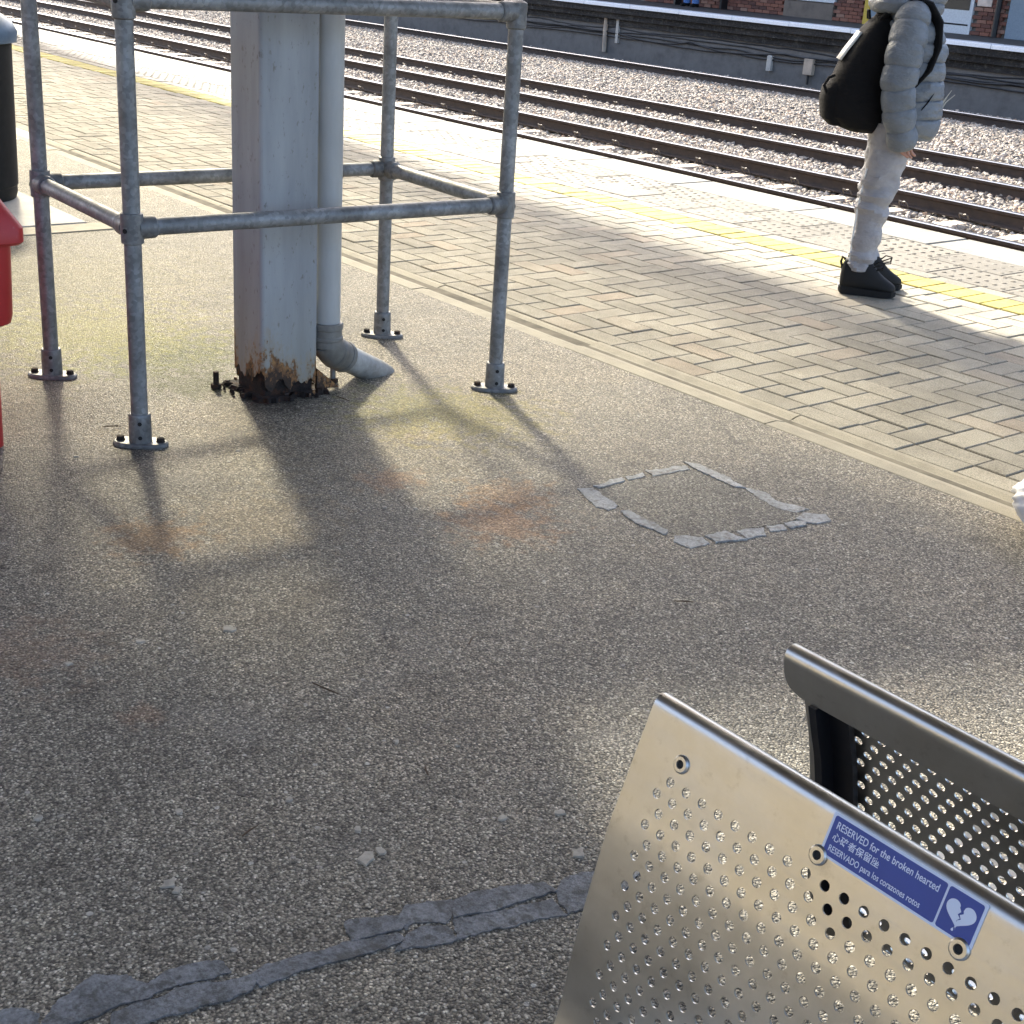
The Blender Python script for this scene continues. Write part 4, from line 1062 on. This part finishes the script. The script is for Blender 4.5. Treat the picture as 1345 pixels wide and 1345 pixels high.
def hand_joints(w, d, side, J, E, wi):
    """adds a relaxed hand below wrist index wi; d = direction down the hand, side = +1/-1 for the thumb"""
    d = Vector(d).normalized(); f = Vector((1, 0, 0)); f = (f - d * f.dot(d)).normalized(); W = Vector(w)
    J.append((tuple(W + d * .04), (.022, .013))); pi = len(J) - 1; E.append((wi, pi))
    for k, (o, L) in enumerate(((.020, .05), (.007, .058), (-.007, .055), (-.019, .042))):
        a = W + d * .065 + f * o; m_ = a + d * L * .55 + f * .006; t = m_ + d * L * .3 + f * .016 
        i = len(J); J += [(tuple(a), .0075), (tuple(m_), .0068), (tuple(t), .0055)]; E += [(pi, i), (i, i+1), (i+1, i+2)]
    a = W + d * .028 + f * .026; t = a + d * .03 + f * .012; i = len(J); J += [(tuple(a), .0085), (tuple(t), .0068)]; E += [(pi, i), (i, i+1)]

# ---- walker with backpack: local X = forward, -Y = towards the camera, Z up
fwd = Vector((.70, .714, 0)); rz = math.atan2(fwd.y, fwd.x)
B0 = Vector((-3.545, 4.865, 0))
per_ = thing('person', tuple(B0), 'person in grey puffer jacket and light trousers standing at the yellow line', 'person', rz=rz)
J = [((.02, 0, .70), .10), ((.015, 0, .85), .105), ((.02, 0, 1.0), .11), ((.02, 0, 1.10), .075), ((.035, 0, 1.16), .045), ((.05, 0, 1.21), .062), ((.055, 0, 1.28), .088), ((.045, 0, 1.345), .07)]
E_ = [(0, 1), (1, 2), (2, 3), (3, 4), (4, 5), (5, 6), (6, 7)]
for s in (-1, 1):
    i = len(J); J += [((.02, s * .07, .64), .072), ((-.025 + (.03 if s > 0 else 0), s * .075, .37), .05), ((-.045 + (.045 if s > 0 else 0), s * .075, .09), .024), ((.05 + (.04 if s > 0 else 0), s * .085, .040), .016)]
    E_ += [(0, i), (i, i+1), (i+1, i+2), (i+2, i+3)]
    i = len(J); J += [((-.01, s * .15, 1.085), .05), ((-.03, s * .195, .86), .038), ((.030 + (.05 if s > 0 else 0), s * .172, .69), .025)]
    E_ += [(3, i), (i, i+1), (i+1, i+2)]
    hand_joints((.030 + (.05 if s > 0 else 0), s * .172, .69), (.16, 0, -1), 1, J, E_, i + 2)
body = skin_body('body', J, E_, SKIN, per_)
def puff(b, spec, n=36, p=2.3, nb=6, amp=.013, mi=0):
    """loft along listed (cx,cy,z,a,c) with quilted bulges between seams"""
    spec = sorted(spec, key=lambda q: q[2]); zs = [q[2] for q in spec]; z0, z1 = zs[0], zs[-1]; rings = []
    m = nb * 12
    for k in range(m + 1):
        z = z0 + (z1 - z0) * k / m; v = [np.interp(z, zs, [q[i] for q in spec]) for i in range(5)]
        bul = amp * (abs(math.sin(math.pi * (k / 12))) ** .38)
        r = ell(v[0], v[1], z, v[3] + bul, v[4] + bul, n, p)
        rr2 = []
        for j, q in enumerate(r):
            nz = mn.noise(Vector((q[0] * 14, q[1] * 14, q[2] * 20))) + .8 * mn.noise(Vector((q[0] * 34, q[1] * 34, q[2] * 60)))
            rr2.append((q[0] + (q[0]-v[0]) * .05 * nz, q[1] + (q[1]-v[1]) * .05 * nz, q[2] + .010 * mn.noise(Vector((q[0] * 9, q[1] * 9, z * 5)))))
        rings.append(rr2)
    b.loft(rings, mi)
b = MB(); puff(b, [(.055, 0, .655, .118, .150), (.058, 0, .70, .124, .158), (.052, 0, .80, .125, .160), (.048, 0, .90, .120, .160), (.040, 0, 1.0, .120, .158), (.020, 0, 1.08, .10, .15), (.010, 0, 1.13, .078, .105), (.015, 0, 1.16, .066, .075)], nb=7, amp=.011)
jk = b.build('jacket', PUFF, per_)
b = MB(); b.loft([ell(.055, 0, z, a, c, 30, 2.3) for z, a, c in ((.645, .112, .146), (.652, .117, .150), (.668, .117, .150), (.672, .114, .147))]); b.build('hem_band', PUFF, jk)
def sleeve(path, rad, nb, name='sleeve'):
    P = [Vector(p) for p in path]; L = [0]
    for i in range(1, len(P)): L.append(L[-1] + (P[i]-P[i-1]).length)
    m = nb * 12; pp, rr2 = [], []
    for k in range(m + 1):
        s = L[-1] * k / m; pp.append(tuple(np.interp(s, L, [q[i] for q in P]) for i in range(3)))
        rr2.append(float(np.interp(s, L, rad)) + .0085 * abs(math.sin(math.pi * k / 12)) ** .38)
    b = MB(); b.tube(pp, rr2, 26)
    b.v = [(v[0] + .008 * mn.noise(Vector(v) * 16), v[1] + .008 * mn.noise(Vector(v) * 16 + Vector((5, 5, 5))), v[2] + .006 * mn.noise(Vector(v) * 12)) for v in b.v]
    return b.build(name, PUFF, jk)
sleeve([(.010, -.10, 1.125), (-.005, -.150, 1.095), (-.020, -.185, 1.0), (-.030, -.20, .86), (-.012, -.198, .76), (.022, -.182, .66), (.034, -.175, .615)], [.045, .062, .066, .062, .058, .050, .040], 7)
sleeve([(.010, .10, 1.125), (-.0, .150, 1.095), (-.005, .185, 1.0), (.0, .20, .86), (.03, .198, .76), (.08, .182, .68), (.095, .175, .635)], [.045, .062, .066, .062, .058, .050, .040], 7)
# hood bunched behind the neck, collar, pocket
b = MB(); puff(b, [(-.035, 0, 1.11, .10, .12), (-.045, 0, 1.15, .105, .125), (-.035, 0, 1.20, .10, .115), (-.02, 0, 1.235, .07, .09)], nb=2, amp=.012); b.build('hood', PUFF, jk)
b = MB(); puff(b, [(.04, 0, 1.12, .085, .085), (.05, 0, 1.16, .08, .075), (.06, 0, 1.195, .076, .070)], nb=2, amp=.006); b.build('collar', PUFF, jk)
b = MB(); b.tube([(.075, -.158, .755), (.105, -.156, .80), (.122, -.150, .835)], [.005, .006, .005], 8, flat=.5); b.build('pocket_zip', BLACKC, jk)
# trousers: one tube per leg joined at the hips, wrinkled
def leg(b, spec, seed):
    zs = [q[2] for q in spec]; rings = []; m = 46
    for k in range(m + 1):
        z = zs[0] + (zs[-1] - zs[0]) * k / m; srt = sorted(spec, key=lambda q: q[2]); sz = [q[2] for q in srt]
        v = [np.interp(z, sz, [q[i] for q in srt]) for i in range(5)]
        r = ell(v[0], v[1], z, v[3], v[4], 24, 2.1); rr2 = []
        for q in r:
            fold = .008 * math.sin(z * 78 + 9 * mn.noise(Vector((q[0] * 8, q[1] * 8, z * 6 + seed)))) * (1.0 if .26 < z < .50 or z < .2 else .35)
            nz = fold + .004 * mn.noise(Vector((q[0] * 20, q[1] * 20, z * 30 + seed)))
            dx, dy = q[0] - v[0], q[1] - v[1]; L = math.hypot(dx, dy) or 1
            rr2.append((q[0] + dx / L * nz, q[1] + dy / L * nz, q[2]))
        rings.append(rr2)
    b.loft(rings)
b = MB()
leg(b, [(-.048, -.072, .105, .042, .040), (-.046, -.072, .14, .048, .046), (-.042, -.074, .22, .054, .052), (-.030, -.076, .38, .067, .062), (-.012, -.074, .50, .074, .072), (.002, -.07, .60, .082, .080), (.02, -.065, .70, .10, .085)], 1)
leg(b, [(.0, .075, .105, .042, .040), (.0, .074, .14, .048, .046), (-.005, .074, .22, .054, .052), (-.008, .076, .38, .067, .062), (.005, .074, .50, .074, .072), (.01, .07, .60, .082, .080), (.02, .065, .70, .10, .085)], 2)
tr = b.build('trousers', TROU, per_)
b = MB(); b.tube([(-.091, -.085, .115), (-.095, -.092, .22), (-.094, -.098, .36), (-.082, -.100, .52)], [.003, .004, .004, .003], 6); b.build('side_stripe', WHITEC, tr)
for cx_, cy_ in ((-.047, -.072), (0, .075)):
    b = MB(); b.loft([ell(cx_, cy_, z, a, a * .95, 24, 2.1) for z, a in ((.100, .040), (.104, .0455), (.128, .0465), (.134, .043))]); b.build('cuff', TROU, tr)
def shoe(cx, cy, yaw):
    o = bpy.data.objects.new('shoe', None)
    ru = MB(); st_ = []
    # sections along x from heel to toe: (x, half width, height)
    so = MB(); rings = []
    for x, w, h0, h1 in ((-.118, .018, .012, .030), (-.110, .030, .004, .034), (-.07, .036, .001, .034), (0, .036, .002, .030), (.06, .042, .001, .028), (.10, .036, .004, .028), (.118, .018, .010, .026)):
        rings.append([(x, -w, h0), (x, w, h0), (x, w * 1.03, h1), (x, -w * 1.03, h1)])
    so.loft(rings, smooth=True); 
    up = MB(); rings = []
    for x, w, h_ in ((-.118, .022, .10), (-.108, .038, .150), (-.07, .045, .158), (-.02, .046, .158), (.008, .044, .138), (.03, .041, .108), (.065, .041, .078), (.095, .038, .062), (.116, .022, .046)):
        n = 16; r = []
        for j in range(n):
            w_ = math.pi * j / (n - 1); r.append((x, -w * math.copysign(abs(math.cos(w_)) ** .6, math.cos(w_)), .022 + (h_ - .022) * math.sin(w_) ** .75))
        rings.append(r)
    up.loft(rings, closed=True)
    u = up.build('shoe', SHOE, per_, subd=1); u.location = (cx, cy, 0); u.rotation_euler = (0, 0, yaw)
    so.build('sole', SOLE, u)
    b = MB(); b.tube([(-.112, 0, .10), (-.122, 0, .13), (-.118, 0, .150), (-.106, 0, .140)], .006, 6); b.build('pull_tab', SHOE, u)
    b = MB(); b.tube([(.005, -.02, .118), (.035, -.035, .135), (.052, -.03, .142), (.05, -.028, .115), (.02, -.02, .11)], .003, 5)
    b.tube([(.005, .0, .118), (.03, -.01, .145), (.055, -.012, .140), (.052, -.01, .12), (.02, 0, .108)], .003, 5); b.build('laces', SOLE, u)
    b = MB(); b.box(-.121, -.112, -.015, .015, .022, .036); b.build('heel_pad', WHITEC, u)
shoe(0.0, -.072, R(-6)); shoe(.05, .075, R(4))
# hair and face
b = MB(); b.loft([ell(.03, 0, z, a, c, 20) for z, a, c in ((1.235, .070, .080), (1.27, .088, .086), (1.32, .092, .086), (1.36, .080, .074), (1.39, .045, .042), (1.398, .012, .012))]); 
b.v = [(v[0] - .018, v[1], v[2] + .004 * mn.noise(Vector(v) * 60)) for v in b.v]; b.build('hair', HAIR, per_)
for s in (-1, 1):
    b = MB(); b.lathe([(.0, -.008), (.007, -.004), (.009, 0), (.007, .004), (.0, .008)], (.131, s * .03, 1.285), 10); b.build('eye', WHITEC, per_)
b = MB(); b.tube([(.138, 0, 1.29), (.150, 0, 1.268), (.136, 0, 1.258)], [.008, .011, .007], 8); b.build('nose', SKIN, per_)
b = MB(); b.tube([(.128, -.022, 1.232), (.135, 0, 1.230), (.128, .022, 1.232)], [.003, .005, .003], 8, flat=.6); b.build('mouth', plain('lips', (.36, .13, .11), .5), per_)

# ---- backpack, worn by the walker
bp = thing('backpack', tuple(B0), 'black canvas backpack with white print hanging on the walker', 'backpack', rz=rz)
b = MB(); rings = []
for z, u0, u1, w in ((.655, -.170, -.055, .085), (.672, -.220, -.042, .115), (.71, -.262, -.034, .135), (.78, -.276, -.030, .14), (.85, -.268, -.028, .138), (.92, -.236, -.030, .13), (.99, -.200, -.036, .12), (1.05, -.165, -.045, .105), (1.09, -.135, -.055, .085), (1.105, -.110, -.065, .05)):
    rings.append(ell((u0 + u1) / 2, 0, z, (u1 - u0) / 2, w, 32, 2.8))
b.loft(rings); b.v = [(v[0] + .008 * mn.noise(Vector(v) * 11), v[1] + .008 * mn.noise(Vector(v) * 11 + Vector((3, 3, 3))), v[2]) for v in b.v]
pk = b.build('pack_body', BLACKC, bp)
b = MB(); rings = []
for z, u0, u1, w in ((.675, -.255, -.18, .09), (.70, -.285, -.18, .105), (.77, -.298, -.18, .11), (.82, -.292, -.18, .108), (.845, -.27, -.18, .095)):
    rings.append(ell((u0 + u1) / 2, 0, z, (u1 - u0) / 2, w, 24, 3.0))
b.loft(rings); b.build('front_pocket', BLACKC, pk)
for s in (-1, 1):
    b = MB(); b.tube([(-.11, s * .07, 1.085), (-.07, s * .10, 1.145), (-.01, s * .115, 1.172), (.055, s * .118, 1.150), (.098, s * .125, 1.09), (.105, s * .145, 1.0), (.085, s * .165, .92), (.03, s * .172, .84), (-.05, s * .155, .76)], [.018, .024, .028, .029, .029, .027, .020, .010, .008], 12, flat=.55); b.build('shoulder_strap', BLACKC, bp)
b = MB(); b.tube([(-.15, -.02, 1.085), (-.155, -.01, 1.115), (-.155, .02, 1.115), (-.15, .03, 1.085)], .006, 6); b.build('grab_handle', BLACKC, bp)
b = MB(); rings = [[(-.2445, y, .925), (-.222, y, .965), (-.196, y, 1.005), (-.178, y, 1.035)] for y in (-.055, -.03, 0, .03, .055)]
b.loft(rings, cap0=False, cap1=False, closed=False, smooth=True); o = b.build('white_print_panel', WHITEC, pk); sd = o.modifiers.new('Solid', 'SOLIDIFY'); sd.thickness = .008; sd.offset = 0
b = MB(); b.tube([(-.285, -.105, .80), (-.30, -.11, .83), (-.285, -.105, .86), (-.262, -.10, .87)], .006, 6); b.build('compression_strap', BLACKC, pk)

# ---- seated person on the opposite platform (only shoes and jeans reach into the picture)
p = at_z(912, 9.5, OZ - .03)
ob = thing('platform_bench', (p.x - .2, p.y + .5, OZ - .03), 'wooden bench behind the blue jeans on the opposite platform', 'bench')
b = MB(); 
for k in range(4): 
    b = MB(); b.box(-.9, .9, -.24 + k * .12, -.14 + k * .12, .42, .45); b.build('seat_slat', plain('bench_wood', (.12, .06, .03), .6), ob)
for s in (-.75, .75):
    b = MB(); b.box(s - .03, s + .03, -.22, .22, 0, .42); b.build('leg', CABLE, ob)
b = MB(); b.box(-.9, .9, .24, .27, .5, .85); b.build('backrest', plain('bench_wood_back', (.12, .06, .03), .6), ob)
sp_ = thing('person', (p.x, p.y, OZ - .03), 'seated person in blue jeans and black shoes on the opposite platform', 'person', rz=R(-90))
J = [((-.30, 0, .52), .12), ((-.33, 0, .75), .12), ((-.33, 0, .98), .12), ((-.32, 0, 1.08), .05), ((-.29, 0, 1.16), .07), ((-.29, 0, 1.25), .085), ((-.30, 0, 1.31), .06)]
E_ = [(0, 1), (1, 2), (2, 3), (3, 4), (4, 5), (5, 6)]
for s in (-1, 1):
    i = len(J); J += [((-.2, s * .10, .52), .08), ((.14, s * .13, .50), .06), ((.10, s * .14, .10), .042), ((.20, s * .15, .04), .035)]; E_ += [(0, i), (i, i+1), (i+1, i+2), (i+2, i+3)]
    i = len(J); J += [((-.33, s * .19, 1.0), .05), ((-.22, s * .24, .75), .04), ((-.0, s * .14, .62), .03)]; E_ += [(2, i), (i, i+1), (i+1, i+2)]
    hand_joints((-.0, s * .14, .62), (1, 0, -.3), 1, J, E_, i + 2)
skin_body('body', J, E_, SKIN, sp_)
b = MB()
for s in (-1, 1):
    b.tube([(-.3, s * .09, .53), (-.1, s * .11, .53), (.12, s * .13, .52), (.175, s * .132, .46), (.14, s * .135, .30), (.115, s * .14, .09)], [.13, .105, .085, .08, .075, .085], 16)
b.build('jeans', JEANS, sp_)
b = MB(); b.loft([ell(-.33, 0, z, a, c, 20) for z, a, c in ((.50, .17, .2), (.75, .16, .2), (1.0, .15, .21), (1.07, .08, .1))]); b.build('jacket', BLACKC, sp_)
for s in (-1, 1):
    b = MB(); b.tube([(.04, s * .14, .045), (.10, s * .14, .07), (.2, s * .15, .05), (.30, s * .155, .035)], [.045, .06, .05, .03], 12, flat=.8); b.build('shoe', SHOE, sp_)
b = MB(); b.loft([ell(-.31, 0, z, a, c, 16) for z, a, c in ((1.22, .09, .09), (1.3, .095, .09), (1.36, .06, .06))]); b.build('hair', HAIR, sp_)

# ------------------------------------------------------------------ canopy over the near platform (out of view, carried by the column; panels and gap shaped to place shade and sun patches)
CZ = 3.2; off = SH * (CZ / math.tan(SUN_EL))
cn = thing('platform_canopy', (-3.48, 1.99, CZ), 'unseen canopy over the near platform, panels shaped to place the shade', 'canopy')
cl = Vector((-3.48, 1.99))
def sh(x, y): return (x + off.x - cl.x, y + off.y - cl.y)
yb = lambda x: 4.60 - .1 * (x + 2.64)
def roofpiece(name, pts, mat, t=.05, z=0.0):
    b = MB(); P = [sh(*q) for q in pts]
    if t: b.prism(P, z, z + t)
    else: b.add([(q[0], q[1], z) for q in P], [tuple(range(len(P)))])
    return b.build(name, mat, cn)
XL, XR = -30.0, 5.0
roofpiece('fascia_gutter', [(XL, yb(XL)), (XL, yb(XL) - .36), (XR, yb(XR) - .36), (XR, yb(XR))], FASC, .12)
roofpiece('sun_filter', [(XL, yb(XL) - .37), (XL, yb(XL) - .80), (XR, yb(XR) - .80), (XR, yb(XR) - .37)], GLAZ2, 0)
roofpiece('sun_filter', [(XL, yb(XL) - .80), (XL, 3.01), (XR, 3.01), (XR, yb(XR) - .80)], GLAZ, 0)
roofpiece('sun_filter', [(XL, 1.46), (-2.62, 1.46), (-2.62, 3.0), (XL, 3.0)], GLAZ, 0)
roofpiece('sun_filter', [(XL, 1.12), (-2.20, 1.12), (-2.20, 3.0), (-2.61, 3.0), (-2.61, 1.45), (XL, 1.45)], GLAZ2, 0)  # denser sheet added to soften the edge of the sunlit area
YR = -3.1
roofpiece('roof_boarding', [(XL, YR), (-2.2, YR), (-2.2, 1.115), (XL, 1.115)], TIMB)
roofpiece('roof_boarding', [(-2.195, YR), (XR, YR), (XR, 1.34), (-2.195, 1.34)], TIMB)
roofpiece('roof_boarding', [(-2.195, 1.345), (-1.40, 1.345), (-1.40, 1.57), (-1.03, 2.4), (-1.03, 2.9), (-1.0, 3.0), (-2.195, 3.0)], TIMB)  # outline leaves an opening that drops a sun patch by the bench
roofpiece('roof_boarding', [(-1.0, 2.9), (.395, 2.9), (.395, 3.0), (-1.0, 3.0)], TIMB)
roofpiece('roof_boarding', [(.40, 1.345), (XR, 1.345), (XR, 3.0), (.40, 3.0)], TIMB)
# unseen tan house added behind the viewer, its sunlit wall for the bench to mirror
HW = -6.2
hs = thing('reflected_house', (0, HW, 0), 'unseen tan house added behind the viewer for the bench reflection', 'building')
TANR = mk_concrete('tan_render', (.44, .355, .21), 20)
b = MB(); b.box(-6.4, -1.9, -5, 0, -.05, 3.1); b.build('wall', TANR, hs)
DKB = mk_concrete('light_absorbing_brown', (.05, .048, .046), 20)  # dark wings added to cut the bounce light on the column
for a_, c_ in ((-30, -6.405), (-1.895, 16)):
    b = MB(); b.box(a_, c_, -5, -.01, -.05, 3.1); b.build('light_absorbing_wing', DKB, hs)
b = MB(); b.box(-30.2, 16.2, -5.2, .25, 3.105, 3.3); b.build('eaves', FASC, hs)
b = MB(); b.box(-30, 16, .003, .05, -.04, .3); b.build('plinth', SLAB, hs)
for k in range(4):
    xx = -22 + k * 10.5
    w = MB(); w.box(xx, xx + 1.2, .003, .05, .9, 2.3); w = w.build('window', WINF, hs); b = MB(); b.box(xx + .1, xx + 1.1, .051, .055, 1.0, 2.2); b.build('pane', GLASS, w)
